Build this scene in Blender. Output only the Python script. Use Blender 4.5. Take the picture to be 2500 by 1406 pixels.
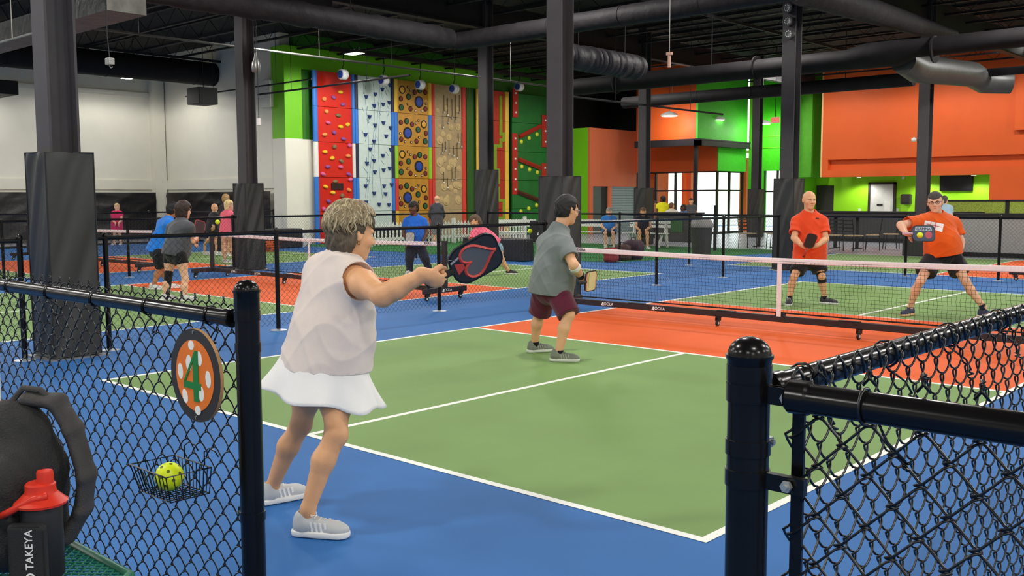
import bpy, math, random
import numpy as np
from mathutils import Vector, Matrix

for _o in list(bpy.data.objects): bpy.data.objects.remove(_o)
SC = bpy.context.scene
COL = SC.collection
PI = math.pi

# ------------------------------------------------------------------ camera
CAM = np.array([8.3504, -3.8083, 1.5689]); YAW, PITCH, ROLL, FPX = -.74, .0911, -.0031, 2394.76
def _axes():
    f = np.array([math.sin(YAW)*math.cos(PITCH), math.cos(YAW)*math.cos(PITCH), -math.sin(PITCH)])
    r = np.array([math.cos(YAW), -math.sin(YAW), 0.]); u = np.cross(r, f)
    c, s = math.cos(ROLL), math.sin(ROLL)
    return c*r+s*u, -s*r+c*u, f
CR, CU, CF = _axes()
cd = bpy.data.cameras.new('camera'); cam = bpy.data.objects.new('camera', cd); COL.objects.link(cam)
cd.sensor_fit = 'HORIZONTAL'; cd.sensor_width = 36.; cd.lens = FPX/2500*36; cd.clip_start = .05; cd.clip_end = 300
M = Matrix.Identity(4)
for i in range(3): M[i][0], M[i][1], M[i][2], M[i][3] = CR[i], CU[i], -CF[i], CAM[i]
cam.matrix_world = M
SC.camera = cam
def ray(px, py): return CF+CR*(px-1250)/FPX+CU*(703-py)/FPX
def onx(px, py, X): d = ray(px, py); return Vector(CAM+d*((X-CAM[0])/d[0]))
def ony(px, py, Y): d = ray(px, py); return Vector(CAM+d*((Y-CAM[1])/d[1]))
def onz(px, py, Z=0.): d = ray(px, py); return Vector(CAM+d*((Z-CAM[2])/d[2]))
def ond(px, py, D): return Vector(CAM+ray(px, py)*D)

# ------------------------------------------------------------------ world, exposure
w = bpy.data.worlds.new('daylight'); SC.world = w; w.use_nodes = True
bg = w.node_tree.nodes['Background']; bg.inputs[0].default_value = (.93, .97, 1, 1); bg.inputs[1].default_value = 3.2
vs = SC.view_settings
vs.view_transform = 'Standard'; vs.look = 'None'; vs.gamma = 1; vs.exposure = 0.14; vs.use_curve_mapping = False
LAMP_W = 900.          # watts of one high-bay lamp

# ------------------------------------------------------------------ materials
def lin(c):
    if isinstance(c, str):
        c = [int(c[i:i+2], 16)/255 for i in (1, 3, 5)]
    return [x/12.92 if x <= .04045 else ((x+.055)/1.055)**2.4 for x in c]
_M = {}
def mat(name, col='#808080', rough=.6, metal=0., var=.06, scale=6., bump=0., bscale=40., spec=.4, emit=None, estr=1., stretch=None, alpha=None, sheen=0.):
    """procedural principled material: base colour broken by a noise, optional fine relief"""
    if name in _M: return _M[name]
    m = bpy.data.materials.new(name); m.use_nodes = True; nt = m.node_tree; N = nt.nodes; L = nt.links
    b = N['Principled BSDF']; c = lin(col)
    b.inputs['Roughness'].default_value = rough; b.inputs['Metallic'].default_value = metal
    b.inputs['Specular IOR Level'].default_value = spec
    if sheen: b.inputs['Sheen Weight'].default_value = sheen
    tc = N.new('ShaderNodeTexCoord'); mp = N.new('ShaderNodeMapping'); L.new(tc.outputs['Object'], mp.inputs[0])
    if stretch: mp.inputs['Scale'].default_value = stretch
    nz = N.new('ShaderNodeTexNoise'); nz.inputs['Scale'].default_value = scale; nz.inputs['Detail'].default_value = 4
    L.new(mp.outputs[0], nz.inputs[0])
    cr = N.new('ShaderNodeValToRGB'); L.new(nz.outputs[0], cr.inputs[0])
    cr.color_ramp.elements[0].position = .3; cr.color_ramp.elements[1].position = .7
    cr.color_ramp.elements[0].color = [max(0, x*(1-var)) for x in c]+[1]
    cr.color_ramp.elements[1].color = [min(1, x*(1+var)) for x in c]+[1]
    L.new(cr.outputs[0], b.inputs['Base Color'])
    if bump:
        n2 = N.new('ShaderNodeTexNoise'); n2.inputs['Scale'].default_value = bscale; n2.inputs['Detail'].default_value = 3
        L.new(mp.outputs[0], n2.inputs[0])
        bp = N.new('ShaderNodeBump'); bp.inputs['Strength'].default_value = bump; bp.inputs['Distance'].default_value = .02
        L.new(n2.outputs[0], bp.inputs['Height']); L.new(bp.outputs[0], b.inputs['Normal'])
    if emit:
        b.inputs['Emission Color'].default_value = lin(emit)+[1]; b.inputs['Emission Strength'].default_value = estr
    if alpha is not None: b.inputs['Alpha'].default_value = alpha
    _M[name] = m
    return m
def mat_glass():
    if 'glass' in _M: return _M['glass']
    m = bpy.data.materials.new('glass'); m.use_nodes = True; nt = m.node_tree; N = nt.nodes; L = nt.links
    N.remove(N['Principled BSDF'])
    t = N.new('ShaderNodeBsdfTransparent'); t.inputs[0].default_value = (.93, .97, .95, 1)
    g = N.new('ShaderNodeBsdfGlossy'); g.inputs['Roughness'].default_value = .03
    mx = N.new('ShaderNodeMixShader'); mx.inputs[0].default_value = .06
    L.new(t.outputs[0], mx.inputs[1]); L.new(g.outputs[0], mx.inputs[2]); L.new(mx.outputs[0], N['Material Output'].inputs[0])
    _M['glass'] = m
    return m

# ------------------------------------------------------------------ mesh helpers
class MB:
    def __init__(s): s.v = []; s.f = []; s.n = 0; s.mi = []; s.cm = 0
    def add(s, v, f):
        v = np.asarray(v, float).reshape(-1, 3)
        s.v.append(v); s.f.extend([tuple(int(i)+s.n for i in q) for q in f]); s.mi.extend([s.cm]*len(f)); s.n += len(v)
        return s
    def box(s, a, b, bev=0.):
        x0, y0, z0 = [min(p, q) for p, q in zip(a, b)]; x1, y1, z1 = [max(p, q) for p, q in zip(a, b)]
        if bev <= 0:
            v = [(x, y, z) for z in (z0, z1) for y in (y0, y1) for x in (x0, x1)]
            return s.add(v, [(0, 2, 3, 1), (4, 5, 7, 6), (0, 1, 5, 4), (2, 6, 7, 3), (0, 4, 6, 2), (1, 3, 7, 5)])
        bev = min(bev, (x1-x0)*.45, (y1-y0)*.45, (z1-z0)*.45); c = bev*.8
        def ring(i, z):
            return [(x0+i+c, y0+i, z), (x1-i-c, y0+i, z), (x1-i, y0+i+c, z), (x1-i, y1-i-c, z),
                    (x1-i-c, y1-i, z), (x0+i+c, y1-i, z), (x0+i, y1-i-c, z), (x0+i, y0+i+c, z)]
        v = []
        for i, z in ((bev*.7, z0), (0, z0+bev*.7), (0, z1-bev*.7), (bev*.7, z1)):
            v += ring(i, z)
        f = [tuple(range(7, -1, -1)), tuple(range(24, 32))]
        for r in range(3):
            for k in range(8): f.append((r*8+k, r*8+(k+1) % 8, r*8+8+(k+1) % 8, r*8+8+k))
        return s.add(v, f)
    def obox(s, c, sx, sy, sz, rz=0., M=None):
        """box centred on c, turned about z (or by a 3x3 matrix)"""
        R = np.array(M) if M is not None else np.array([[math.cos(rz), -math.sin(rz), 0], [math.sin(rz), math.cos(rz), 0], [0, 0, 1]])
        v = np.array([(x, y, z) for z in (-sz/2, sz/2) for y in (-sy/2, sy/2) for x in (-sx/2, sx/2)])@R.T+np.array(c)
        return s.add(v, [(0, 2, 3, 1), (4, 5, 7, 6), (0, 1, 5, 4), (2, 6, 7, 3), (0, 4, 6, 2), (1, 3, 7, 5)])
    def tube(s, pts, r, n=8, caps=True, closed=False):
        P = np.array([tuple(p) for p in pts], float); m = len(P)
        rr = np.full(m, r, float) if np.isscalar(r) else np.array(r, float)
        T = np.zeros_like(P)
        if closed: T = np.roll(P, -1, 0)-np.roll(P, 1, 0)
        else:
            T[1:-1] = P[2:]-P[:-2]; T[0] = P[1]-P[0]; T[-1] = P[-1]-P[-2]
        T /= np.maximum(np.linalg.norm(T, axis=1), 1e-9)[:, None]
        a = np.array([0, 0, 1.]) if abs(T[0][2]) < .9 else np.array([1., 0, 0])
        v = []; u = np.cross(T[0], a); u /= np.linalg.norm(u)
        for i in range(m):
            u = u-T[i]*(u@T[i]); u /= max(np.linalg.norm(u), 1e-9); w_ = np.cross(T[i], u)
            for k in range(n):
                q = 2*PI*k/n; v.append(P[i]+rr[i]*(math.cos(q)*u+math.sin(q)*w_))
        f = []; mm = m if closed else m-1
        for i in range(mm):
            j = (i+1) % m
            for k in range(n): f.append((i*n+k, i*n+(k+1) % n, j*n+(k+1) % n, j*n+k))
        if caps and not closed: f += [tuple(range(n-1, -1, -1)), tuple((m-1)*n+k for k in range(n))]
        return s.add(v, f)
    def cyl(s, a, b, r, n=12, r2=None): return s.tube([a, b], [r, r if r2 is None else r2], n)
    def lathe(s, prof, n=24, c=(0, 0, 0), axis=None):
        """prof: (radius, height) pairs about z through c; axis: 3x3 rotation"""
        v = []; f = []
        for r, z in prof:
            for k in range(n): v.append((max(r, 1e-4)*math.cos(2*PI*k/n), max(r, 1e-4)*math.sin(2*PI*k/n), z))
        m = len(prof)
        for i in range(m-1):
            for k in range(n): f.append((i*n+k, i*n+(k+1) % n, (i+1)*n+(k+1) % n, (i+1)*n+k))
        f += [tuple(range(n-1, -1, -1)), tuple((m-1)*n+k for k in range(n))]
        v = np.array(v)
        if axis is not None: v = v@np.array(axis).T
        return s.add(v+np.array(c), f)
    def prism(s, poly, o, ux, uy, th):
        """polygon (2d) in the plane o+ux*x+uy*y, thickness th along cross(ux,uy)"""
        o = np.array(o, float); ux = np.array(ux, float); uy = np.array(uy, float); nrm = np.cross(ux, uy); nrm /= np.linalg.norm(nrm)
        a = np.array([o+ux*p[0]+uy*p[1] for p in poly]); b = a+nrm*th; n = len(poly)
        f = [tuple(range(n-1, -1, -1)), tuple(range(n, 2*n))]+[(k, (k+1) % n, n+(k+1) % n, n+k) for k in range(n)]
        return s.add(np.vstack([a, b]), f)
    def quad(s, *p): return s.add(p, [tuple(range(len(p)))])
    def build(s, name, m, parent=None, smooth=False, kind=None):
        me = bpy.data.meshes.new(name)
        v = np.vstack(s.v) if s.v else np.zeros((0, 3))
        me.from_pydata(v.tolist(), [], s.f)
        for q in (m if isinstance(m, (list, tuple)) else [m]): me.materials.append(q)
        if max(s.mi or [0]): me.polygons.foreach_set('material_index', s.mi)
        if smooth:
            me.polygons.foreach_set('use_smooth', [True]*len(me.polygons))
            if smooth is not True: me.set_sharp_from_angle(angle=smooth)
        me.update()
        return link(name, me, parent, kind)
def link(name, me, parent=None, kind=None):
    o = bpy.data.objects.new(name, me); COL.objects.link(o)
    if parent is not None: o.parent = parent
    if kind: o['kind'] = kind
    return o
def raw(name, v, f, m, parent=None, smooth=True, kind=None):
    me = bpy.data.meshes.new(name); v = np.asarray(v, np.float32); f = np.asarray(f, np.int32); k = f.shape[1]
    me.vertices.add(len(v)); me.vertices.foreach_set('co', v.ravel())
    me.loops.add(f.size); me.loops.foreach_set('vertex_index', f.ravel())
    me.polygons.add(len(f)); me.polygons.foreach_set('loop_start', np.arange(0, f.size, k, dtype=np.int32))
    if smooth: me.polygons.foreach_set('use_smooth', np.ones(len(f), bool))
    me.materials.append(m); me.update(); me.validate()
    return link(name, me, parent, kind)
def tag(o, label, cat, group=None):
    o['label'] = label; o['category'] = cat
    if group: o['group'] = group
    return o
def thing(name, label, cat, loc=(0, 0, 0), rz=0., group=None):
    o = bpy.data.objects.new(name, None); COL.objects.link(o); o.location = loc; o.rotation_euler = (0, 0, rz); o.empty_display_size = .1
    return tag(o, label, cat, group)
def dup(root, loc, rz=None, label=None, parent=None):
    r = root.copy(); COL.objects.link(r); r.location = loc
    if rz is not None: r.rotation_euler = (0, 0, rz)
    if parent is not None: r.parent = parent
    if label: r['label'] = label
    for ch in list(root.children):
        c = ch.copy(); COL.objects.link(c); c.parent = r
        for g in ch.children:
            d = g.copy(); COL.objects.link(d); d.parent = c
    return r
def struct(o): o['kind'] = 'structure'; return o
def text(name, s, size, m, parent, mw, ext=.0015, align='CENTER'):
    """lettering turned into a mesh, placed by a 4x4 matrix in the parent's space"""
    cu = bpy.data.curves.new(name, 'FONT'); cu.body = s; cu.size = size; cu.align_x = align; cu.align_y = 'CENTER'; cu.extrude = ext
    cu.resolution_u = 3
    t = bpy.data.objects.new(name+'_tmp', cu); COL.objects.link(t)
    dg = bpy.context.evaluated_depsgraph_get(); me = bpy.data.meshes.new_from_object(t.evaluated_get(dg))
    bpy.data.objects.remove(t); bpy.data.curves.remove(cu)
    me.materials.clear(); me.materials.append(m)
    o = link(name, me, parent); o.matrix_local = mw
    return o
def frame(o, x, y):
    """4x4 matrix with origin o, x axis along x, y axis along y"""
    x = Vector(x).normalized(); y = Vector(y); z = x.cross(y).normalized(); y = z.cross(x)
    m = Matrix.Identity(4)
    for i in range(3): m[i][0], m[i][1], m[i][2], m[i][3] = x[i], y[i], z[i], o[i]
    return m
# ================================================================== SOFT BODIES (implicit surfaces)
def smin(a, b, k):
    h = np.clip(.5+.5*(b-a)/k, 0, 1); return b+(a-b)*h-k*h*(1-h)
def smax(a, b, k=.006): return -smin(-a, -b, k)
def far(P, c, R):
    c = np.asarray(c); return (c < P.min(0)-R).any() or (c > P.max(0)+R).any()
def rcone(P, a, b, ra, rb):
    a = np.asarray(a, np.float32); b = np.asarray(b, np.float32); ab = b-a; L2 = max(float(ab@ab), 1e-9)
    t = np.clip(((P-a)@ab)/L2, 0, 1); d = P-a-t[..., None]*ab
    return np.sqrt((d*d).sum(-1))-(ra+(rb-ra)*t)
def ell(P, c, R, r):
    """ellipsoid centred c, rows of R = axes, r = semi-axes"""
    q = (P-np.asarray(c, np.float32))@np.asarray(R, np.float32).T/np.asarray(r, np.float32)
    k0 = np.sqrt((q*q).sum(-1)); q2 = q/np.asarray(r, np.float32); k1 = np.sqrt((q2*q2).sum(-1))
    return k0*(k0-1)/np.maximum(k1, 1e-6)
def rbox(P, c, R, s, r):
    q = np.abs((P-np.asarray(c, np.float32))@np.asarray(R, np.float32).T)-(np.asarray(s, np.float32)-r)
    return np.sqrt((np.maximum(q, 0)**2).sum(-1))+np.minimum(q.max(-1), 0)-r
def plane(P, c, n): return (P-np.asarray(c, np.float32))@(np.asarray(n, np.float32)/np.linalg.norm(n))
def field_mesh(fn, lo, hi, h, B=8):
    """surface nets over the blocks that the surface passes through -> verts, quads"""
    lo = np.array(lo, float); n = np.ceil((np.array(hi)-lo)/(h*B)).astype(int)+1
    g = np.stack(np.meshgrid(*[np.arange(k) for k in n], indexing='ij'), -1).reshape(-1, 3)
    cen = (lo+(g+.5)*h*B).astype(np.float32)
    act = g[np.abs(fn(cen)) < h*B*1.25]
    N = n*B+1
    F = np.full(tuple(N), 1e3, np.float32)
    loc = np.stack(np.meshgrid(*[np.arange(B+1)]*3, indexing='ij'), -1).reshape(-1, 3)
    for s in range(0, len(act), 60):
        ii = (act[s:s+60, None, :]*B+loc[None]).reshape(-1, 3)
        F[ii[:, 0], ii[:, 1], ii[:, 2]] = fn((lo+ii*h).astype(np.float32))
    known = F < 900
    I = F < 0
    c8 = [(a, b, c) for a in (0, 1) for b in (0, 1) for c in (0, 1)]
    def sl(A, o): return A[o[0]:A.shape[0]-1+o[0], o[1]:A.shape[1]-1+o[1], o[2]:A.shape[2]-1+o[2]]
    cnt = sum(sl(I, o).astype(np.int8) for o in c8); kn = np.logical_and.reduce([sl(known, o) for o in c8])
    cells = np.argwhere((cnt > 0) & (cnt < 8) & kn)
    if len(cells) == 0: return np.zeros((0, 3)), np.zeros((0, 4), int)
    idx = np.full(cnt.shape, -1, np.int32); idx[tuple(cells.T)] = np.arange(len(cells))
    acc = np.zeros((len(cells), 3)); w_ = np.zeros(len(cells))
    for i, a in enumerate(c8):
        for b in c8[i+1:]:
            if sum(abs(p-q) for p, q in zip(a, b)) != 1: continue
            A = F[tuple((cells+a).T)]; Bv = F[tuple((cells+b).T)]; m = (A < 0) != (Bv < 0)
            t = np.where(m, A/(A-Bv+1e-12), 0)
            acc += np.where(m[:, None], np.array(a)+(np.array(b)-np.array(a))*t[:, None], 0); w_ += m
    V = lo+(cells+acc/np.maximum(w_, 1)[:, None])*h
    Q = []
    for ax in range(3):
        o = [0, 0, 0]; o[ax] = 1; u, v = [k for k in range(3) if k != ax]
        A = I[tuple(slice(0, N[k]-(1 if k == ax else 0)) for k in range(3))]
        Bv = I[tuple(slice(1 if k == ax else 0, N[k]) for k in range(3))]
        e = np.argwhere(A != Bv); e = e[(e[:, u] > 0) & (e[:, v] > 0) & (e[:, u] < N[u]-1) & (e[:, v] < N[v]-1)]
        if not len(e): continue
        q = []
        for du, dv in ((-1, -1), (0, -1), (0, 0), (-1, 0)):
            c = e.copy(); c[:, u] += du; c[:, v] += dv; q.append(idx[tuple(c.T)])
        q = np.stack(q, 1); fl_ = A[tuple(e.T)]
        if ax == 1: fl_ = ~fl_
        q[~fl_] = q[~fl_][:, ::-1]
        Q.append(q[(q >= 0).all(1)])
    return V, np.vstack(Q)
def soft(name, fn, lo, hi, h, m, parent=None, kind=None):
    v, f = field_mesh(fn, lo, hi, h)
    return raw(name, v, f, m, parent, True, kind)
def unit(v): v = np.asarray(v, float); return v/max(np.linalg.norm(v), 1e-9)
def wob(P, f, ph=0.):
    return np.sin(P[..., 0]*f+ph+1.7*np.sin(P[..., 2]*f*.7+ph))*np.sin(P[..., 1]*f*.9+ph*2)+np.sin(P[..., 2]*f*1.1+P[..., 0]*f*.6+ph*3)*.6
# ================================================================== THE SETTING
BLUE = mat('court_blue_paint', '#2f68a8', .7, var=.07, scale=.9, bump=.05, bscale=300, spec=.22)
GREEN = mat('court_green_paint', '#749455', .7, var=.06, scale=1.1, bump=.05, bscale=300, spec=.22)
ORANGE = mat('court_orange_paint', '#e05e24', .7, var=.06, scale=1.1, bump=.05, bscale=300, spec=.22)
WHITE = mat('line_white_paint', '#e9ece4', .6, var=.03, scale=3)
TURF = mat('green_turf', '#2f7d3a', .9, var=.25, scale=60, bump=.5, bscale=500)
GREYF = mat('pale_grey_floor', '#a9acb6', .3, var=.05, scale=2)
DECKM = mat('black_ceiling_paint', '#161315', .85, var=.25, scale=1.5)
DUCTM = mat('black_duct_paint', '#201e20', .7, spec=.15, var=.2, scale=3, bump=.1, bscale=12)
STEEL = mat('black_steel_paint', '#262427', .6, spec=.2, var=.12, scale=4)
SOFT = mat('black_insulation_wrap', '#252326', .65, spec=.2, var=.25, scale=5, bump=.9, bscale=7)
WALLW = mat('white_wall_paint', '#e2dfd0', .7, var=.03, scale=1.2, bump=.05, bscale=60)
LIME = mat('lime_wall_paint', '#6fbf12', .6, var=.04, scale=1)
LIME2 = mat('bright_lime_wall_paint', '#95dc18', .55, var=.04, scale=1)
DGREEN = mat('dark_green_wall_paint', '#2f6d1c', .65, var=.08, scale=1)
ORW = mat('orange_wall_paint', '#d85a1e', .6, var=.04, scale=1)
ORB = mat('salmon_panel', '#cc6a44', .6, var=.06, scale=1, stretch=(1, 1, .1))
BLACKM = mat('matte_black', '#17171a', .6, var=.15)
GLOSSB = mat('black_vinyl_coat', '#100f0f', .22, var=.2, scale=10, spec=.28)

fl = MB().box((-30, -18, -.12), (22, 46, 0)).build('floor', BLUE); struct(fl)
def slab(name, x0, x1, y0, y1, z, m): return MB().box((x0, y0, .0003), (x1, y1, z)).build(name, m, fl)
def poly_slab(name, pts, z, m): return MB().prism(pts, (0, 0, .0003), (1, 0, 0), (0, 1, 0), z).build(name, m, fl)
LW = .051
def court(x0, y0, W=6.068, C=3.003, L=13.368, K1=4.617, K2=8.911, along='y'):
    def R(name, a0, a1, b0, b1, z, m):
        if along == 'y': slab(name, x0+a0, x0+a1, y0+b0, y0+b1, z, m)
        else: slab(name, x0+b0, x0+b1, y0+a0, y0+a1, z, m)
    R('service_court_paint', 0, W, 0, K1, .0015, GREEN); R('service_court_paint', 0, W, K2, L, .0015, GREEN)
    R('kitchen_paint', 0, W, K1, K2, .0015, ORANGE)
    for a in (0, W-LW): R('court_line', a, a+LW, 0, L, .003, WHITE)
    for b in (0, K1, K2-LW, L-LW): R('court_line', LW, W-LW, b, b+LW, .0028, WHITE)
    for b0, b1 in ((LW, K1), (K2, L-LW)): R('court_line', C-LW/2, C+LW/2, b0, b1, .0026, WHITE)
court(0, 0); court(-9.14, 0); court(-18.28, 0)
court(-3.4, 16.55, along='x')
poly_slab('turf', [(-19.6, 15.9), (-13, 15.2), (-7.8, 14.95), (-5.9, 15.7), (-5.65, 17.6), (-5.2, 20), (-4.6, 22.6), (-4.6, 23.2), (-19.6, 23.2)], .004, TURF)
poly_slab('pale_walkway', [(-19.6, 23.2), (-4.6, 23.2), (-4.3, 22.6), (21, 22.6), (21, 45), (-19.6, 45)], .004, GREYF)
slab('pale_walkway', -28.3, -25.2, -17, 15.6, .004, GREYF)
for y in (15.85,): MB().box((-25.3, -17, 0), (-25.05, 15.6, .06)).build('floor_curb', BLACKM, fl)

# ---- walls
ZT = 7.2
WA = struct(MB().box((-28.9, -18, 0), (-28.4, 16.4, ZT)).build('wall_left', WALLW))
for z0, z1, pr in ((1.95, 2.33, .05), (5.55, 5.7, .1)): MB().box((-28.4, -18, z0), (-28.4+pr, 15.85, z1)).build('wall_band', WALLW, WA)
MB().box((-28.4, 15.35, 0), (-28.1, 15.85, ZT)).build('corner_pilaster', WALLW, WA)
WB = struct(MB().box((-28.4, 15.9, 0), (-20.3, 16.3, ZT)).build('wall_left_return', WALLW))
MB().box((-28.1, 15.85, 1.95), (-20.3, 15.9, 2.33)).build('wall_band', WALLW, WB)
MB().box((-21.2, 15.62, 4.7), (-20.5, 15.9, 5.6)).build('wall_box', WALLW, WB)
WC = struct(MB().box((-20.9, 16.3, 0), (-20.05, 31, ZT)).build('wall_climbing', DGREEN))
PIL = MB(); PIL.box((-20.6, 15.75, 3.62), (-19.85, 16.45, 6.72)); PIL.box((-20.1, 16.45, 6.0), (-19.95, 26, 6.75))
struct(PIL.build('wall_green_pilaster', LIME))
struct(MB().box((-20.6, 15.75, 0), (-19.85, 16.45, 3.62)).build('wall_white_pilaster', WALLW))
MB().box((-20.1, 16.45, 0), (-19.98, 17.1, 3.62)).build('white_pilaster', WALLW, WC)
MB().box((-20.05, 24.45, 0), (-19.9, 25.3, 6.0)).build('green_panel', mat('deep_green_board', '#2c5c1a', .6), WC)
for a, b, m_ in (((-30, -18.4, 0), (22, -18, ZT), WALLW), ((22, -18, 0), (22.4, 46, ZT), WALLW), ((-11.7, 44.5, 0), (22, 45, ZT), LIME)):
    struct(MB().box(a, b).build('wall_'+{-18.4: 'behind', -18: 'right', 44.5: 'far'}[a[1]], m_))

# ---- restroom box with lime and salmon faces
WR = struct(MB().box((-20.0, 30, 0), (-18.05, 34.4, 4.6)).build('wall_restroom', LIME))
f_ = MB()
f_.box((-18.05, 30, 2.08), (-17.95, 33.5, 4.6)); f_.box((-18.05, 30, 0), (-17.95, 30.25, 2.08)); f_.box((-18.05, 31.35, 0), (-17.95, 31.6, 2.08))
f_.build('salmon_panel', ORB, WR)
d1 = struct(MB().box((-18.05, 30.85, 0), (-18.0, 31.35, 2.08)).build('door_1', mat('dark_door', '#1d1c1c', .6)))
MB().box((-18.05, 30.25, 0), (-17.98, 30.85, 2.08)).build('door_leaf', mat('grey_green_door', '#4c5650', .5), d1)
d2 = struct(MB().box((-18.05, 31.6, 0), (-18.02, 33.5, 2.1)).build('door_2', mat('shutter_back', '#5f696b', .5)))
sh = MB().box((-18.01, 31.62, 0), (-17.99, 33.48, .1)).build('shutter_slat', mat('shutter_steel', '#8b979a', .4, .3), d2)
for k in range(1, 19):
    c = sh.copy(); COL.objects.link(c); c.location = (0, 0, .112*k)

struct(MB().box((-20.0, 34.2, 4.6), (-16.5, 34.4, ZT)).build('wall_black_void', DECKM)); struct(MB().box((-20.9, 31, 0), (-20.0, 34.4, ZT)).build('wall_black_side', DECKM))
# ---- upper volume over the entrance and the black canopy beam
VO = struct(MB().box((-16.5, 31.6, 3.95), (-13.6, 35.5, ZT)).build('wall_upper_box', ORW))
MB().box((-13.6, 31.5, 3.95), (-13.5, 35.6, ZT)).build('lime_side_panel', mat('mid_lime_wall_paint', '#3fb62a', .6), VO)
MB().box((-16.5, 31.5, 3.95), (-13.6, 31.6, ZT)).build('orange_front_panel', ORW, VO)
cb = MB(); cb.box((-16.6, 31.4, 3.72), (-13.4, 31.65, 3.95)); cb.box((-13.62, 31.4, 3.72), (-13.4, 35.7, 3.95)); cb.box((-16.6, 31.4, 3.95), (-13.38, 35.7, 4.0))
cb.build('canopy_beam', STEEL, VO)
post = MB().box((-13.72, 31.55, 0), (-13.58, 31.69, 3.72)).build('canopy_post', STEEL, VO)

# ---- storefront: orange band, frame bars and panes
WS = struct(MB().box((-18.0, 33.5, 2.72), (-13.75, 33.7, ZT)).build('wall_entrance', ORW))
MB().box((-13.75, 33.5, 2.72), (-13.7, 35.9, ZT)).build('lime_return', mat('mid_lime_wall_paint', '#3fb62a', .6), WS)
BAR = mat('storefront_bar', '#2a2120', .4, var=.05)
xs = [-17.95, -16.95, -15.9, -14.85, -13.78]
for i in range(4):
    wn = struct(MB().box((xs[i]+.03, 33.58, .1), (xs[i+1]-.03, 33.6, 1.85)).build('window_%d' % (i+1), mat_glass()))
    MB().box((xs[i]+.03, 33.58, 1.92), (xs[i+1]-.03, 33.6, 2.68)).build('transom_pane', mat_glass(), wn)
    fr = MB(); fr.box((xs[i]-.04, 33.53, 0), (xs[i]+.04, 33.65, 2.72)); fr.box((xs[i], 33.54, 1.85), (xs[i+1], 33.64, 1.92)); fr.box((xs[i], 33.54, 0), (xs[i+1], 33.64, .1)); fr.box((xs[i], 33.54, 2.66), (xs[i+1], 33.64, 2.74))
    if i == 3: fr.box((xs[4]-.05, 33.53, 0), (xs[4]+.03, 33.65, 2.72))
    fr.build('window_frame', BAR, wn)
ys = [33.6, 34.7, 35.85]
for i in range(2):
    wn = struct(MB().box((-13.86, ys[i]+.03, .1), (-13.84, ys[i+1]-.03, 1.85)).build('window_%d' % (i+5), mat_glass()))
    MB().box((-13.86, ys[i]+.03, 1.92), (-13.84, ys[i+1]-.03, 2.68)).build('transom_pane', mat_glass(), wn)
    fr = MB(); fr.box((-13.9, ys[i+1]-.04, 0), (-13.8, ys[i+1]+.04, 2.72)); fr.box((-13.9, ys[i], 1.85), (-13.8, ys[i+1], 1.92)); fr.box((-13.9, ys[i], 0), (-13.8, ys[i+1], .1)); fr.box((-13.9, ys[i], 2.66), (-13.8, ys[i+1], 2.74))
    fr.build('window_frame', BAR, wn)
# vestibule behind the glass: orange wing wall and outer glazing to the open air
WV = struct(MB().box((-19.6, 34.4, 0), (-17.6, 35.6, 3.6)).build('wall_vestibule', mat('orange_wall_with_daylight', '#f0702c', .6)))  # brighter copy of the orange paint, daylight put into its colour
MB().box((-17.5, 36.6, 0), (-17.0, 37.0, 3.4)).build('orange_pier', mat('orange_wall_with_daylight', '#f0702c', .6), WV)
MB().box((-14.75, 37.2, 0), (-14.4, 37.5, 3.4)).build('orange_pier', mat('orange_wall_with_daylight', '#f0702c', .6), WV)

# ---- lime wall right of the entrance with a tall bright window
WG = struct(MB().box((-13.75, 36.2, 2.75), (-11.7, 36.5, ZT)).build('wall_lime_gable', mat('lime_paint_with_sunlight', '#43d012', .6)))  # brighter lime copy with the sunlight painted into the colour
MB().box((-13.75, 36.2, 0), (-13.0, 36.5, 2.75)).build('lime_pier', mat('lime_paint_with_sunlight', '#43d012', .6), WG)
for z in (3.75, 4.25): MB().box((-13.75, 36.17, z), (-11.7, 36.2, z+.03)).build('wall_seam', LIME, WG)
wn = struct(MB().box((-13.0, 36.3, .1), (-11.7, 36.32, 2.75)).build('window_7', mat_glass()))
fr = MB(); fr.box((-13.05, 36.26, 0), (-12.98, 36.36, 2.75)); fr.box((-12.4, 36.26, 0), (-12.33, 36.36, 2.75)); fr.box((-13, 36.26, 1.8), (-11.7, 36.36, 1.87)); fr.box((-13, 36.26, 0), (-11.7, 36.36, .1))
fr.build('window_frame', BAR, wn)

# ---- bar recess: lime back wall, orange upper volume
WBAR = struct(MB().box((-11.7, 38.5, 0), (-3.4, 38.8, ZT)).build('wall_bar', LIME2))
MB().box((-11.7, 36.6, 2.45), (-10.95, 38.5, ZT)).build('dark_lime_return', mat('lime_paint_with_shade', '#4c9a1c', .65), WBAR)  # darker lime copy, shade put into the wall colour
MB().box((-11.7, 36.6, 0), (-11.6, 38.5, ZT)).build('lime_return', LIME, WBAR)
WO = struct(MB().box((-10.4, 36.6, 2.43), (21.5, 37.2, ZT)).build('wall_orange_volume', ORW))
v_ = MB(); v_.box((-10.4, 36.4, 2.43), (21.5, 36.6, 2.72)); v_.box((-10.4, 36.4, 3.16), (21.5, 36.6, ZT)); v_.box((-10.4, 36.4, 2.72), (-10.1, 36.6, 3.16)); v_.box((-2.1, 36.42, 2.72), (-1.95, 36.6, 3.16))
v_.build('orange_facing', ORW, WO)
MB().box((-10.43, 36.38, 2.43), (-10.36, 36.4, ZT)).build('painted_edge_light', mat('orange_edge_with_light', '#eab07a', .6), WO)  # thin pale strip paints the light caught along the corner edge
MB().box((-3.6, 36.4, 0), (21.5, 36.6, 2.43)).build('orange_lower_wall', ORW, WO)
MB().box((-3.6, 36.6, 0), (-3.4, 38.5, 2.43)).build('lime_jamb', LIME2, WO)
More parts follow.
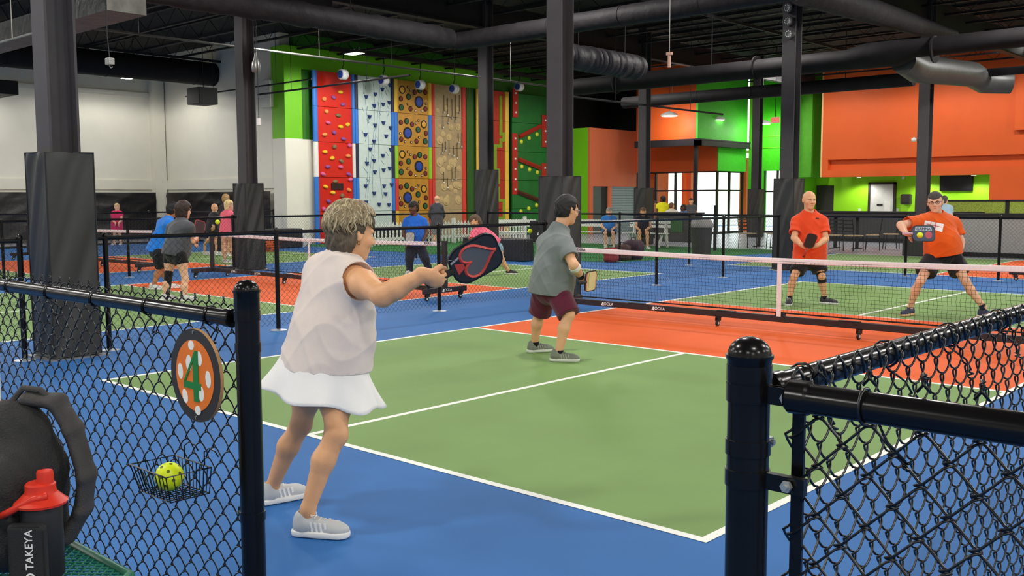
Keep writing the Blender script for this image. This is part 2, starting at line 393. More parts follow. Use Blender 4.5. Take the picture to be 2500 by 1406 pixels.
MB().box((-2.2, 36.3, 4.1), (21.5, 36.4, ZT)).build('lime_upper_panel', LIME2, WO)
MB().box((-2.75, 36.2, 4.05), (-2.2, 36.4, ZT)).build('orange_pier', ORW, WO)
MB().box((-.5, 36.33, 3.35), (21.5, 36.4, 3.72)).build('lime_sign_panel', LIME, WO)
# doors in the bar wall
d3 = struct(MB().box((-9.05, 38.42, 0), (-8.05, 38.5, 2.12)).build('door_3', mat('white_door', '#c9cac6', .5)))
fr = MB(); fr.box((-9.15, 38.4, 0), (-9.05, 38.5, 2.2)); fr.box((-8.05, 38.4, 0), (-7.95, 38.5, 2.2)); fr.box((-9.15, 38.4, 2.12), (-7.95, 38.5, 2.2)); fr.build('door_frame', mat('dark_door_frame', '#2c2723', .5), d3)
MB().box((-8.75, 38.4, 1.2), (-8.5, 38.42, 1.28)).build('door_plate', BLACKM, d3)
MB().box((-8.42, 38.4, .95), (-8.16, 38.42, 1.4)).build('kick_plate', mat('pale_kick_plate', '#dcdcd6', .4), d3)
d4 = struct(MB().box((-11.55, 38.45, 0), (-10.75, 38.5, 2.1)).build('door_4', mat('dark_doorway', '#2a2523', .6)))

# ---- half walls in front of the bar
hw = struct(MB().box((-8.6, 30.2, 0), (-2.0, 30.4, 1.02)).build('wall_bar_front', mat('charcoal_speckled_board', '#3c3c3d', .5, var=.3, scale=40)))
MB().box((-8.65, 30.1, 1.02), (-1.95, 30.5, 1.08)).build('bar_cap', BLACKM, hw); MB().box((-8.6, 30.17, 0), (-2.0, 30.2, .14)).build('bar_base_strip', BLACKM, hw)
hw = struct(MB().box((-.55, 23.45, .12), (21.9, 23.65, 1.06)).build('wall_grey_half', mat('grey_speckled_panel', '#a3a2a2', .6, var=.12, scale=30)))
MB().box((-.57, 23.42, 0), (21.9, 23.68, .12)).build('half_wall_base_strip', BLACKM, hw); MB().box((-.6, 23.38, 1.06), (21.9, 23.72, 1.14)).build('half_wall_cap', BLACKM, hw)

# ---- ceiling: deck and bar joists
ce = struct(MB().box((-30, -18.4, ZT), (22.4, 36.5, ZT+.15)).build('ceiling', DECKM)); MB().box((-11.7, 36.5, ZT), (22.4, 45, ZT+.15)).build('deck_sheet', DECKM, ce); MB().box((-20.9, 36.5, 3.6), (-11.7, 37.4, 3.7)).build('vestibule_deck', WALLW, ce)
j = MB(); j.box((-28.2, -.05, 6.62), (21.8, .05, 6.68)); j.box((-28.2, -.05, 7.12), (21.8, .05, 7.2))
zz = [(-28+.6*k, 0, 6.65 if k % 2 else 7.15) for k in range(84)]
j.tube(zz, .012, 3, caps=False)
jo = j.build('joist', STEEL, ce); jo.location = (0, -6.4, 0)
for k in range(1, 25):
    c = jo.copy(); COL.objects.link(c); c.location = (0, -6.4+1.75*k, 0)
for x in (-24, -6.2, 4.5): MB().box((x-.03, -10, 6.52), (x+.03, 36, 6.6)).build('bridging_bar', STEEL, ce)
for x in (-10.74, -1.6, 7.6):
    g = MB(); g.box((x-.12, -10, 6.2), (x+.12, 36.3, 6.24)); g.box((x-.012, -10, 6.24), (x+.012, 36.3, 6.86)); g.box((x-.12, -10, 6.86), (x+.12, 36.3, 6.9))
    g.build('girder', STEEL, ce)

# ---- steel columns with padded wraps
PADM = mat('black_pad_vinyl', '#2e2e2d', .42, var=.06, scale=3, spec=.4)
COLM = mat('column_grey_paint', '#464345', .6, spec=.2, var=.08, scale=3)
CS = .15; PS = .235
def column(x, y, ph, label, wrap=True):
    t = thing('padded_column', label, 'column', (x, y, 0), group='black steel columns of the hall')
    m_ = MB()
    m_.box((-CS, -CS, 0), (CS, -CS+.025, 7.15)); m_.box((-CS, CS-.025, 0), (CS, CS, 7.15)); m_.box((-.015, -CS+.025, 0), (.015, CS-.025, 7.15))
    m_.build('steel_shaft', COLM, t)
    # wrap: four sides of slightly slack vinyl
    n, k = 14, 40; V = []; F = []
    rnd = random.Random(int(x*31+y*7))
    ph0 = [rnd.uniform(0, 6) for _ in range(6)]
    for i in range(k+1):
        z = .02+(ph-.02)*i/k
        for q in range(4*n):
            s_, u = divmod(q, n); u = u/n*2-1; nx, ny = ((0, -1), (1, 0), (0, 1), (-1, 0))[s_]; tx, ty = -ny, nx
            e_ = (1-abs(u)**6)*(1 if 0 < i < k else .3)
            a = e_*(.010*math.sin(4.5*u-6.2*z+ph0[s_])+.007*math.sin(-6*u+9.3*z+ph0[s_]*2)+.004*math.sin(11*u-15*z+ph0[4]))
            V.append((nx*(PS+a)+tx*u*PS, ny*(PS+a)+ty*u*PS, z))
    N4 = 4*n
    for i in range(k):
        for q in range(N4): F.append((i*N4+q, i*N4+(q+1) % N4, (i+1)*N4+(q+1) % N4, (i+1)*N4+q))
    F.append(tuple(range(k*N4, (k+1)*N4)))
    b = MB(); b.add(V, F); pad = b.build('pad', PADM, t, smooth=.9)
    st = MB()
    for sx, sy in ((-1, -1), (1, -1), (1, 1), (-1, 1)): st.cyl((sx*PS, sy*PS, .02), (sx*PS, sy*PS, ph), .008, 6)
    st.tube([(-PS, -PS, ph), (PS, -PS, ph), (PS, PS, ph), (-PS, PS, ph)], .009, 6, closed=True)
    st.build('seam_piping', BLACKM, pad)
    MB().box((-.3, -.3, 0), (.3, .3, .012)).build('base_plate', mat('plate_steel', '#8c8f92', .4, .6), t)
    return t
COLS = [(-1.6, .42, 2.03, 'near black padded column behind the court number sign'),
        (-1.6, 8.22, 1.91, 'tall black padded column behind the man in the grey shirt'),
        (-1.6, 15.98, 1.97, 'black padded column with round stage lights beside the orange-shirted bald man'),
        (-1.6, 23.9, 1.15, 'black column rising behind the orange-shirted man with glasses'),
        (-10.74, 8.42, 1.92, 'black padded column beside the blonde players in pink'),
        (-10.74, 16.05, 2.36, 'black padded column in front of the red and green maze panel'),
        (-10.74, 23.7, 1.9, 'black padded column in front of the orange entrance volume'),
        (-10.74, 31.4, 1.9, 'far black padded column in front of the bright lime wall')]
for c in COLS: column(*c)

# ---- daylight outside: pale ground
struct(MB().box((-40, 45.2, -.1), (25, 90, -.02)).build('floor_outside', mat('pale_pavement', '#b0b0ac', .8)))

# ---- recessed downlights under the orange volume
for i, x in enumerate((-9.3, -6.6, -4.6)):
    t = thing('downlight', ('left', 'middle', 'right')[i]+' recessed downlight in the soffit above the bar', 'lamp', (x, 37.75, 2.43), group='soffit downlights')
    MB().lathe([(.1, -.012), (.11, 0)], 16).build('trim_ring', mat('downlight_trim', '#e8e8e4', .4), t); MB().lathe([(.08, -.016), (.08, -.012)], 16).build('lens', mat('lamp_diffuser', '#ffffff', .5, emit='#fff8ee', estr=9.), t)
    ld = bpy.data.lights.new('downlight_beam', 'SPOT'); ld.energy = 150; ld.spot_size = 2.6; ld.spot_blend = .5; ld.shadow_soft_size = .08; ld.color = (1, .97, .9); lo = bpy.data.objects.new('downlight_beam', ld); COL.objects.link(lo); lo.parent = t; lo.location = (0, 0, -.03)
# ---- high-bay lamps
LAMPM = mat('lamp_diffuser', '#ffffff', .5, emit='#fff8ee', estr=9.)
def high_bay(x, y, z, label, power=None):
    t = thing('high_bay_lamp', label, 'lamp', (x, y, z), group='high-bay ceiling lamps')
    MB().box((-.33, -.2, .0), (.33, .2, .09), .03).build('housing', STEEL, t)
    MB().box((-.3, -.17, -.012), (.3, .17, .001)).build('diffuser', LAMPM, t)
    for sx in (-.25, .25): MB().cyl((sx, 0, .09), (sx, 0, 7.2-z), .008, 6).build('hanger', STEEL, t)
    ld = bpy.data.lights.new('high_bay_light', 'SPOT'); ld.spot_size = 2.95; ld.spot_blend = .25; ld.shadow_soft_size = .35; ld.energy = power or LAMP_W; ld.color = (1., .965, .915)
    lo = bpy.data.objects.new('high_bay_light', ld); COL.objects.link(lo); lo.parent = t; lo.location = (0, 0, -.03)
    return t
high_bay(-13.1, 11.7, 6.2, 'glowing lamp hanging nearest the left padded column, high on the left')
high_bay(-16.9, 16.4, 6.2, 'glowing lamp hanging above the red climbing panel', LAMP_W*.6)
high_bay(-4.5, 19.5, 6.75, 'slim glowing lamp between joists at upper right of centre')
for x in (-24, -14, -5.6, 2.6, 11, 18):
    for y in (-12, -4.2, 4.0, 11.4, 19.2, 26, 33):
        if x < -20 and y > 9: continue
        if (x, y) in ((-14, 11.4), (-5.6, 26), (-5.6, 19.2)): continue
        if x < -13 and y > 32: continue
        high_bay(x, y, 6.75, 'added high-bay lamp hidden behind the duct, brightening the orange wall', LAMP_W*(1.0 if x == -24 else 6 * .1 if y == 33 else 1))
for x in (-10, -1.8): high_bay(x, 33, 6.75, 'added high-bay lamp hidden behind the duct, brightening the orange wall', LAMP_W*.6)  # extra unseen lamps, added to brighten the orange wall
for x, y, q in ((-26.1, 3.5, 'first'), (-26.3, 7.2, 'second'), (-25.6, 13.2, 'third')): high_bay(x, y, 5.88, q+' added lamp hidden behind the round duct to brighten the white left wall', LAMP_W*.42)  # lamps added out of sight behind the duct to light the left wall
# ================================================================== CHAIN-LINK FENCES
def chain_mesh(L, z0, z1, p=.0359, r=.0019, sides=4, t=.004, over=.003, fine=False, top=True):
    """woven wire: flattened zigzag strands side by side, each hooked into the next; x along, z up, y out of plane"""
    n = int(L/p); K = int((z1-z0)/p)
    if fine:
        us = [0, .12, .3, .7, .88]
    else: us = [0]
    pts = []
    for k in range(K):
        sg = 1 if k % 2 == 0 else -1
        for u in us:
            if fine:
                y = sg*t*(0 if u == 0 else (.75 if u in (.12, .88) else 1))
                x = math.cos(PI*u); x = sg*(1-2*u)
                a = .5*p
                xx = x*a + (sg*over if u == 0 else 0)
                pts.append((xx, y, z0+p*(k+u)))
            else: pts.append((sg*(.5*p+over*.5), 0, z0+p*k))
    sg = 1 if K % 2 == 0 else -1
    pts.append((sg*(.5*p), 0, z0+p*K))
    P = np.array(pts); m = len(P)
    T = np.zeros_like(P); T[1:-1] = P[2:]-P[:-2]; T[0] = P[1]-P[0]; T[-1] = P[-1]-P[-2]; T /= np.linalg.norm(T, axis=1)[:, None]
    u = np.cross(T, [0, 1., 0]); u /= np.linalg.norm(u, axis=1)[:, None]; w_ = np.cross(T, u)
    ring = []
    for k in range(sides):
        q = 2*PI*(k+.5)/sides; ring.append(P+r*(math.cos(q)*u+math.sin(q)*w_))
    V1 = np.stack(ring, 1).reshape(-1, 3)             # m*sides
    f = []
    for i in range(m-1):
        for k in range(sides): f.append((i*sides+k, i*sides+(k+1) % sides, (i+1)*sides+(k+1) % sides, (i+1)*sides+k))
    F1 = np.array(f)
    Vs = []; Fs = []
    for i in range(n):
        V = V1.copy()
        if i % 2: V[:, 0] *= -1; V[:, 1] *= -1
        V[:, 0] += (i+.5)*p
        if i % 2: Fs.append(F1+i*len(V1))
        else: Fs.append(F1+i*len(V1))
        Vs.append(V)
    return np.vstack(Vs), np.vstack(Fs)
WIRE = mat('black_vinyl_wire', '#101113', .3, var=.1, spec=.5)
BOLT = mat('galvanised_bolt', '#b9bbb4', .35, .7, var=.1)
BASEP = mat('flange_plate', '#a9b3bf', .4, .5)
def place(v, o, ux):
    """local x,y,z -> world with x along ux (unit, horizontal)"""
    ux = np.array([ux[0], ux[1], 0.]); uy = np.array([-ux[1], ux[0], 0.])
    return np.array(o)+v[:, :1]*ux+v[:, 1:2]*uy+v[:, 2:]*np.array([0, 0, 1.])
def fence(o, e, label, posts, zr=1.175, off=.03, group='black chain-link court fences', ties=True):
    """run from o to e (2d); posts: distances along the run"""
    o = np.array(o, float); e = np.array(e, float); L = np.linalg.norm(e-o); ux = (e-o)/L
    t = thing('chain_link_fence', label, 'fence', (o[0], o[1], 0), math.atan2(ux[1], ux[0]), group)
    MB().cyl((0, 0, zr), (L, 0, zr), .022, 10).build('top_rail', GLOSSB, t, smooth=.6)
    v, f = chain_mesh(L, .06, zr+.045, r=.0021, sides=3)
    v[:, 1] += off
    raw('wire_mesh', v, f, WIRE, t, smooth=False, kind='stuff')
    p0 = None
    for d in posts:
        if p0 is None:
            m_ = MB().cyl((0, 0, 0), (0, 0, zr+.03), .027, 10)
            m_.lathe([(.03, zr+.01), (.032, zr+.03), (.024, zr+.05), (.0, zr+.06)], 10)
            p0 = m_.build('post', GLOSSB, t, smooth=.6); p0.location = (d, 0, 0)
            q = MB(); q.lathe([(.1, .001), (.1, .006), (.045, .012), (.03, .02)], 16); b0 = q.build('post_flange', BASEP, p0, smooth=.6)
        else:
            c = p0.copy(); COL.objects.link(c); c.location = (d, 0, 0)
            b = b0.copy(); COL.objects.link(b); b.parent = c
    return t
fence((-1.6, -8), (-1.6, .0), 'chain-link fence running left from the near padded column', [0, 2.6, 5.2, 8], zr=1.175)
fence((-1.6, .75), (-1.6, 7.9), 'chain-link fence between the two nearest padded columns, behind the woman', [.1, 2.18, 4.83, 7.1])
fence((-1.6, 8.55), (-1.6, 15.6), 'chain-link fence beyond the net, right of the man in the grey shirt', [0, 2.4, 4.72, 7.0])
fence((-10.74, -4), (-10.74, 8.1), 'far chain-link fence behind the left players, before the column beside the blondes', [0, 2.4, 4.8, 7.2, 9.6, 12])
fence((-10.74, 8.7), (-10.74, 15.6), 'far chain-link fence in front of the red climbing panel', [.1, 2.35, 4.7, 6.9])
fence((-20.3, -4), (-20.3, 15.5), 'farthest chain-link fence near the black wall curtain', [0, 2.5, 5, 7.5, 10, 12.5, 15, 17.5, 19.5])
fence((-10.6, 15.85), (-4.0, 15.85), 'chain-link fence along the green turf by the seated people', [.1, 2.3, 4.6, 6.6])
fence((-3.85, 15.85), (7.6, 15.85), 'chain-link fence behind the two orange-shirted players', [2.3, 4.85, 6.58, 9, 11.5])

# ---- near fences: heavier detail
def near_post(x, y, label, bands, top=1.37, g='near gate posts'):
    t = thing('gate_post', label, 'fence post', (x, y, 0), group=g)
    R = .0302
    MB().cyl((0, 0, 0), (0, 0, top-.05), R, 28).build('tube', GLOSSB, t, smooth=.6)
    prof = [(R+.0015, top-.075), (R+.0015, top-.034), (R+.004, top-.03), (R+.004, top-.026)]+[(R*math.cos(a)+.001, top-.026+.026*math.sin(a)) for a in [i*PI/2/8 for i in range(9)]]
    MB().lathe(prof, 28).build('dome_cap', GLOSSB, t, smooth=.7)
    for z, h, ang, tail in bands:
        b = MB(); b.lathe([(R, z-h/2), (R+.0022, z-h/2), (R+.0022, z+h/2), (R, z+h/2)], 28)
        ca, sa = math.cos(ang), math.sin(ang)
        if tail: b.obox((ca*(R+tail/2), sa*(R+tail/2), z), tail, .012, h, ang)
        bo = b.build('band', GLOSSB, t, smooth=.6)
        if tail:
            q = MB(); cx, cy = ca*(R+tail*.62), sa*(R+tail*.62)
            q.cyl((cx+sa*.02, cy-ca*.02, z), (cx-sa*.014, cy+ca*.014, z), .0042, 10); q.cyl((cx+sa*.009, cy-ca*.009, z), (cx+sa*.016, cy-ca*.016, z), .0085, 6)
            q.build('carriage_bolt', BOLT, bo, smooth=.6)
    return t
near_post(6.225, -2.46, 'near black fence post right of the court number sign', [(1.28, .024, PI, 0), (1.2, .022, PI, 0), (.77, .022, PI, .028), (.35, .022, PI, .028)])
near_post(7.66, -2.545, 'nearest thick black fence post with bolted bands at lower right', [(1.318, .024, PI/2, 0), (1.29, .026, 0, .055), (1.21, .022, PI/2, .02), (1.165, .024, 0, .06), (.75, .022, 0, .06), (.35, .022, 0, .06)])
def near_fence(o, e, label, zr, off, bar, nties, knuckle=False, rail0=.068):
    o = np.array(o, float); e = np.array(e, float); L = np.linalg.norm(e-o); ux = (e-o)/L
    t = thing('near_chain_link_fence', label, 'fence', (o[0], o[1], 0), math.atan2(ux[1], ux[0]), 'near chain-link fences')
    r = MB().cyl((rail0, 0, zr), (L, 0, zr), .021, 24).build('top_rail', GLOSSB, t, smooth=.6)
    c = MB().lathe([(.021, 0), (.024, .004), (.024, .03), (.021, .034)], 24, (rail0-.006, 0, zr), [[0, 0, 1], [0, 1, 0], [-1, 0, 0]]); c.obox((rail0-.018, 0, zr), .03, .01, .022)
    c.build('rail_end_cup', GLOSSB, r, smooth=.6)
    v, f = chain_mesh(L-.06, .04, zr+(.015 if knuckle else .04), r=.0021, sides=6, t=.0062, over=.0075, fine=True)
    v[:, 0] += .055; v[:, 1] += off
    raw('wire_mesh', v, f, WIRE, t, kind='stuff')
    # top selvage: short twisted barbs, or wires folded over in knuckles
    b = MB(); x = .055+.0359; z = zr+(.024 if knuckle else .04)
    while x < L-.03:
        if knuckle:
            b.tube([(x-.011, off+.004, z-.03), (x-.008, off+.006, z-.004), (x, off+.005, z+.008), (x+.007, off, z-.002), (x+.006, off-.006, z-.02)], .0024, 6)
            b.tube([(x+.012, off-.003, z-.03), (x+.006, off-.002, z-.006), (x-.002, off+.002, z+.006), (x-.008, off+.008, z-.006), (x-.006, off+.01, z-.022)], .0024, 6)
        else:
            b.tube([(x-.008, off-.004, z-.018), (x, off+.003, z-.006), (x+.003, off-.003, z+.001), (x-.003, off+.004, z+.007)], .0021, 5)
            b.tube([(x+.008, off+.004, z-.018), (x, off-.003, z-.006), (x-.003, off+.003, z+.001), (x+.004, off-.004, z+.007)], .0021, 5)
        x += .0718
    b.build('selvage_barbs', WIRE, t, smooth=True, kind='stuff')
    if bar: MB().obox((.062, off, zr*.5+.02), .018, .006, zr-.04).build('tension_bar', GLOSSB, t)
    for i in range(nties):
        x = .17+i*.33
        a = [(x+.004*k/14, math.cos(-.4+k*2*PI/12)*.0245, zr+math.sin(-.4+k*2*PI/12)*.0245) for k in range(13)]
        a += [(x+.02, off*.9, zr-.05), (x+.045, off, zr-.075)]
        q = MB().tube(a, .0022, 6); hx = [(x+.045+.004*math.cos(k), off+.005*math.sin(k), zr-.075-.003*k/2) for k in range(9)]; q.tube(hx, .0022, 5)
        q.build('wire_tie', WIRE, t, smooth=True)
    return t
near_fence((6.225, -2.46), (3.2, -2.46), 'near chain-link fence on the left carrying the number sign', 1.268, -.034, True, 8)
near_fence((7.66, -2.545), (9.4, -2.545), 'closest chain-link panel at lower right, coming toward the viewer', 1.292, .034, True, 3)
near_fence((7.66, -2.545), (7.66, 2.6), 'chain-link side fence receding from the thick right post', 1.285, -.034, False, 6, True)

# ================================================================== PORTABLE NETS
NETM = mat('net_cord', '#0e0f12', .7, var=.1)
BANDM = mat('net_band', '#e2d5d6', .7, var=.06, scale=9, stretch=(6, 1, 1))
FRAMEM = mat('net_frame', '#2a2224', .45, var=.1)
LOGO = mat('logo_white', '#f0eeea', .5, var=.02)
def a_mark(s=.05):
    """small letter-A style emblem: a triangle with a slanted bar"""
    m_ = MB(); m_.prism([(0, 0), (s*.35, 0), (s*.75, s), (s*.55, s)], (0, 0, 0), (1, 0, 0), (0, 1, 0), .001)
    m_.prism([(s*.45, 0), (s*1.15, 0), (s*.72, s*.95), (s*.62, s*.55)], (0, 0, 0), (1, 0, 0), (0, 1, 0), .001)
    return m_
def logo(parent, o, ux, uy, size):
    """wordmark with its emblem on a face at o"""
    ux = Vector(ux).normalized(); uy = Vector(uy).normalized()
    e = a_mark(size).build('emblem', LOGO, parent); e.matrix_local = frame(Vector(o)-ux*size*2.0-uy*size*.5, ux, uy)
    text('wordmark', 'JOOLA', size*1.3, LOGO, parent, frame(Vector(o)+ux*size*.75, ux, uy))
def net(cx, cy, label, rz=0., half=3.38, detail=1, zt=.90, zc=.865):
    t = thing('pickleball_net', label, 'net', (cx, cy, 0), rz, 'portable nets')
    zb = .155
    # base beam and its casters
    b = MB().box((-half, -.03, zb-.04), (half, .03, zb+.035), .008).build('base_beam', FRAMEM, t)
    for x in (-half*.62, -half*.23, half*.23, half*.62)[::1 if detail else 3]:
        MB().box((x-.12, -.032, zb+.034), (x+.12, .032, zb+.042)).build('beam_joint', BLACKM, b)
    cas = None
    def caster(par, x, y, zt_):
        c = MB(); c.box((-.03, -.03, -.012), (.03, .03, 0)); c.box((-.022, -.05, -.05), (-.016, .02, -.012)); c.box((.016, -.05, -.05), (.022, .02, -.012))
        o_ = c.build('caster', BLACKM, par); o_.location = (x, y, zt_)
        wz = -(zt_-.037)
        w1 = MB().lathe([(.016, -.012), (.036, -.012), (.037, 0), (.036, .012), (.016, .012)], 18, (0, -.025, wz), [[0, 0, 1], [0, 1, 0], [-1, 0, 0]]).build('wheel', BLACKM, o_, smooth=.6)
        MB().lathe([(.0, -.015), (.017, -.015), (.017, .015), (0, .015)], 14, (0, -.025, wz), [[0, 0, 1], [0, 1, 0], [-1, 0, 0]]).build('hub', mat('caster_hub', '#c9c4bd', .5), o_, smooth=.6)
        return o_
    for x in (-half*.26, half*.265): caster(b, x, 0, zb-.04)
    # end legs: foot bar across, upright
    for s in (-1, 1):
        x = s*(half+.02)
        ft = MB().box((x-.03, -.46, zb-.045), (x+.03, .46, zb+.035), .008).build('foot_bar', FRAMEM, t)
        for y in (-.36, .36): caster(ft, x, y, zb-.045)
        if detail: logo(ft, (x+s*.0305, 0, zb-.005), (0, s, 0), (0, 0, 1), .045)
        MB().box((x-.045, -.03, zb+.03), (x+.045, .03, zt+.015), .01).build('end_post', FRAMEM, t)
    for s in ((-2.55, -1.75) if detail else ()): logo(b, (s*1.02+.02, -.0305, zb-.003), (1, 0, 0), (0, 0, 1), .043)
    # netting: sagging cords
    def ztop(x): return zc+(zt-zc)*(abs(x)/half)**1.6
    def bow(x, z): return -.03*math.cos(x/half*PI/2)*math.sin(min(1, max(0, (z-.22)/.65))*PI)
    n = int(2*half/.047); rows = 14; V = MB()
    zlow = .225
    rn = random.Random(3); ph = [rn.uniform(-.006, .006) for _ in range(n+1)]
    stepz = 2 if detail else 7
    for i in range(n+1):
        x = -half+2*half*i/n
        pts = []
        for k in range(0, rows+1, 1 if detail else 7):
            f_ = k/rows; z = zlow+(ztop(x)-.04-zlow)*f_
            pts.append((x+(.006*math.sin(k*PI*.5+i*.35)+ph[i])*(1 if 0 < k < rows else 0), bow(x, z), z))
        V.tube(pts, .0017 if detail else .0022, 3, caps=False)
    for k in range(rows+1):
        f_ = k/rows
        pts = [(x, bow(x, zlow+(ztop(x)-.04-zlow)*f_), zlow+(ztop(x)-.04-zlow)*f_-.003*math.sin(i*.9)) for i, x in enumerate(np.linspace(-half, half, 40))]
        V.tube(pts, .0017 if detail else .0022, 3, caps=False)
    V.build('netting', NETM, t, kind='stuff')
    xs_ = np.linspace(-half, half, 48); bd = MB()
    prof = [(-.006, 0), (-.008, .012), (-.004, .03), (-.008, .05), (-.003, .064), (.003, .064), (.007, .05), (.004, .03), (.007, .012), (.006, 0)]
    v = [(x, bow(x, ztop(x))+py+.0015*math.sin(9*x), ztop(x)-.064+pz) for x in xs_ for py, pz in prof]; k = len(prof)
    bd.add(v, [(i*k+a, i*k+(a+1) % k, (i+1)*k+(a+1) % k, (i+1)*k+a) for i in range(47) for a in range(k)]+[tuple(range(k)), tuple(47*k+a for a in range(k))[::-1]])
    bn = bd.build('top_band', BANDM, t, smooth=True)
    if detail:
        for s in (-1, 1):
            text('wordmark', 'JOOLA', .05, BLACKM, bn, frame((s*(half-.35), -.012, zt-.032), (1, 0, 0), (0, 0, 1)))
    # lower hem and middle support strap
    pts = [(x, 0, zlow) for x in np.linspace(-half, half, 10)]
    MB().tube(pts, .009, 5).build('lower_hem', NETM, t)
    sx = -.06
    MB().box((sx-.027, -.05, zb+.03), (sx+.027, -.043, zc-.06)).build('centre_strap', BANDM, t)
    MB().box((sx-.05, -.035, zb+.03), (sx+.05, .035, zb+.06)).build('strap_bracket', BLACKM, t)
    return t
net(3.03, 6.75, 'pickleball net across the near court, in front of the orange-shirted men')
net(-6.11, 6.75, 'pickleball net of the second court, behind the woman in white')
net(-15.25, 6.75, 'far pickleball net of the third court, at left', detail=0)
net(3.28, 19.6, 'pickleball net turned sideways at the right edge beyond the back fence', rz=PI/2)
# ================================================================== CLIMBING WALL
XW = -19.8
def cw(px, py, dx=0.): return onx(px, py, XW+dx)
def cwp(poly, m, name, parent, th=.03, dx=0.):
    """board outlined by pixel corners, standing in the wall's plane and th thick"""
    P = [cw(a, b) for a, b in poly]; b = MB()
    b.prism([(p.y, p.z) for p in P], (XW+dx, 0, 0), (0, 1, 0), (0, 0, 1), th)
    return b.build(name, m, parent)
ZS = [0., 1.12, 2.33, 3.55, 4.77, 5.99]
def yof(px): return cw(px, 480).y
def panel(name, label, pl, pr, m, ztop=5.99, z0=.0):
    t = thing(name, label, 'climbing panel', (XW, yof(pl), 0)); y1 = yof(pr)-yof(pl)
    b0 = None
    for k in range(5):
        a, b = max(ZS[k], z0)+.006, min(ZS[k+1], ztop)-.006
        MB().box((-.1, 0, a), (0, y1, b), .006).build('board', m, t)
    return t
PALE = {'o': '#e08a4a', 'p': '#8a4a8c', 'b': '#7a6a48', 'k': '#d05a8a', 'y': '#e8b428', 'n': '#17336e'}
def hold(parent, px, py, key, s=.09, tri=False):
    p = cw(px, py); l = parent.location
    if tri:
        b = MB().prism([(-s*.9, s*.6), (s*.9, s*.6), (s*.35, -s*.6), (0, -s), (-s*.35, -s*.6)], (0, 0, 0), (0, 1, 0), (0, 0, 1), .07)
    else:
        b = MB(); v = []; rn = random.Random(int(px*7+py)); n = 9
        for i, (r, h) in enumerate(((1, 0), (1.02, .3), (.85, .7), (.4, .95))):
            for k in range(n): a = 2*PI*k/n; q = r*(1+.15*math.sin(2*a+px)); v.append((h*s*.9, q*s*math.cos(a)*1.1, q*s*.8*math.sin(a)-.15*s*h))
        f = [(i*n+k, i*n+(k+1) % n, (i+1)*n+(k+1) % n, (i+1)*n+k) for i in range(3) for k in range(n)]+[tuple(range(3*n, 4*n))]
        b.add(v, f)
    o = b.build('climbing_hold', mat('hold_'+key, PALE[key], .55), parent, smooth=not tri)
    o.location = (0, p.y-l.y, p.z)
def pads(label, pl, pr, cols, x1=.12, ztop=5.99):
    """upright foam roll: one length per colour, from the top down"""
    t = thing('foam_pad_column', label, 'pad', (XW, yof(pl), 0)); w_ = yof(pr)-yof(pl); zs = ZS[::-1]
    for i, c in enumerate(cols):
        b = MB().prism([(w_/2+w_/2*math.cos(a), x1*.6*math.sin(a)) for a in [PI*k/8 for k in range(9)]], (0, 0, zs[i+1]+.004), (0, 1, 0), (1, 0, 0), -(min(zs[i], ztop)-zs[i+1]-.008))
        b.build('foam_pad', mat('foam_'+c[1:], c, .5, var=.04), t, smooth=.7)
    return t
cB, cW, cN, cY, cL, cR = '#2f74c8', '#e4e0da', '#1c2440', '#e6b93a', '#8fc32a', '#cf3a2c'
pads('blue and white foam pad column left of the red panel', 767, 779, [cB, cB, cW, cB, cB])
pr = panel('climbing_panel', 'tall red climbing panel with small coloured holds', 779, 862, mat('red_board', '#c81c08', .45, var=.04))
for X, Y, k in ((197, 520, 'o'), (343, 497, 'p'), (450, 415, 'y'), (488, 605, 'p'), (233, 715, 'o'), (415, 775, 'b'), (258, 890, 'k'), (455, 955, 'y'), (562, 920, 'y'), (205, 1075, 'o'), (352, 1043, 'p'), (497, 1143, 'p'), (357, 1265, 'b'), (595, 1245, 'k'), (210, 1345, 'y')):
    hold(pr, 760+X/6.39, 160+Y/6.39, k)
for X, Y, k in ((572, 130, 'o'), (322, 163, 'y'), (465, 212, 'b'), (455, 303, 'k'), (252, 298, 'p'), (180, 415, 'k'), (580, 418, 'p'), (605, 498, 'k'), (368, 530, 'b'), (220, 610, 'y'), (585, 662, 'o'), (333, 703, 'y'), (478, 750, 'b'), (265, 838, 'p'), (467, 838, 'k'), (192, 960, 'k'), (270, 1055, 'o')):
    hold(pr, 760+X/6.39, 360+Y/6.39, k)
p = cw(823, 455); MB().box((0, p.y-.26-pr.location.y, p.z-.12), (.03, p.y+.26-pr.location.y, p.z+.12)).build('dark_sign_plate', mat('dark_sign', '#2a0f0c', .5), pr)
pads('blue and white foam pad column right of the red panel', 862, 869, [cB, cB, cW, cB, cB]); pads('navy and blue foam pad column left of the pale panel', 869, 877, [cN, cB, cN, cB, cN])
pw = panel('climbing_panel', 'pale climbing panel with navy wedge holds and blue scribbles', 877, 957, mat('pale_blue_board', '#c3d2cc', .5, var=.05))
for X, Y in ((848, 487), (990, 445), (972, 625), (1100, 370), (1113, 603), (1207, 577), (900, 795), (985, 930), (1117, 893), (1228, 970), (837, 1075), (968, 1180), (1160, 1098), (910, 1300), (1233, 1310), (1215, 300)): hold(pw, 760+X/6.39, 160+Y/6.39, 'n', .085, True)
for X, Y in ((1110, 125), (970, 205), (860, 245), (983, 380), (1120, 350), (1213, 320), (842, 597), (1128, 597), (1245, 575), (972, 712), (1150, 720), (848, 850), (1052, 885), (1203, 890)): hold(pw, 760+X/6.39, 360+Y/6.39, 'n', .085, True)
rn = random.Random(11); SCR = mat('blue_scribble', '#5f86a0', .5); y0 = pw.location.y; y1 = yof(957)
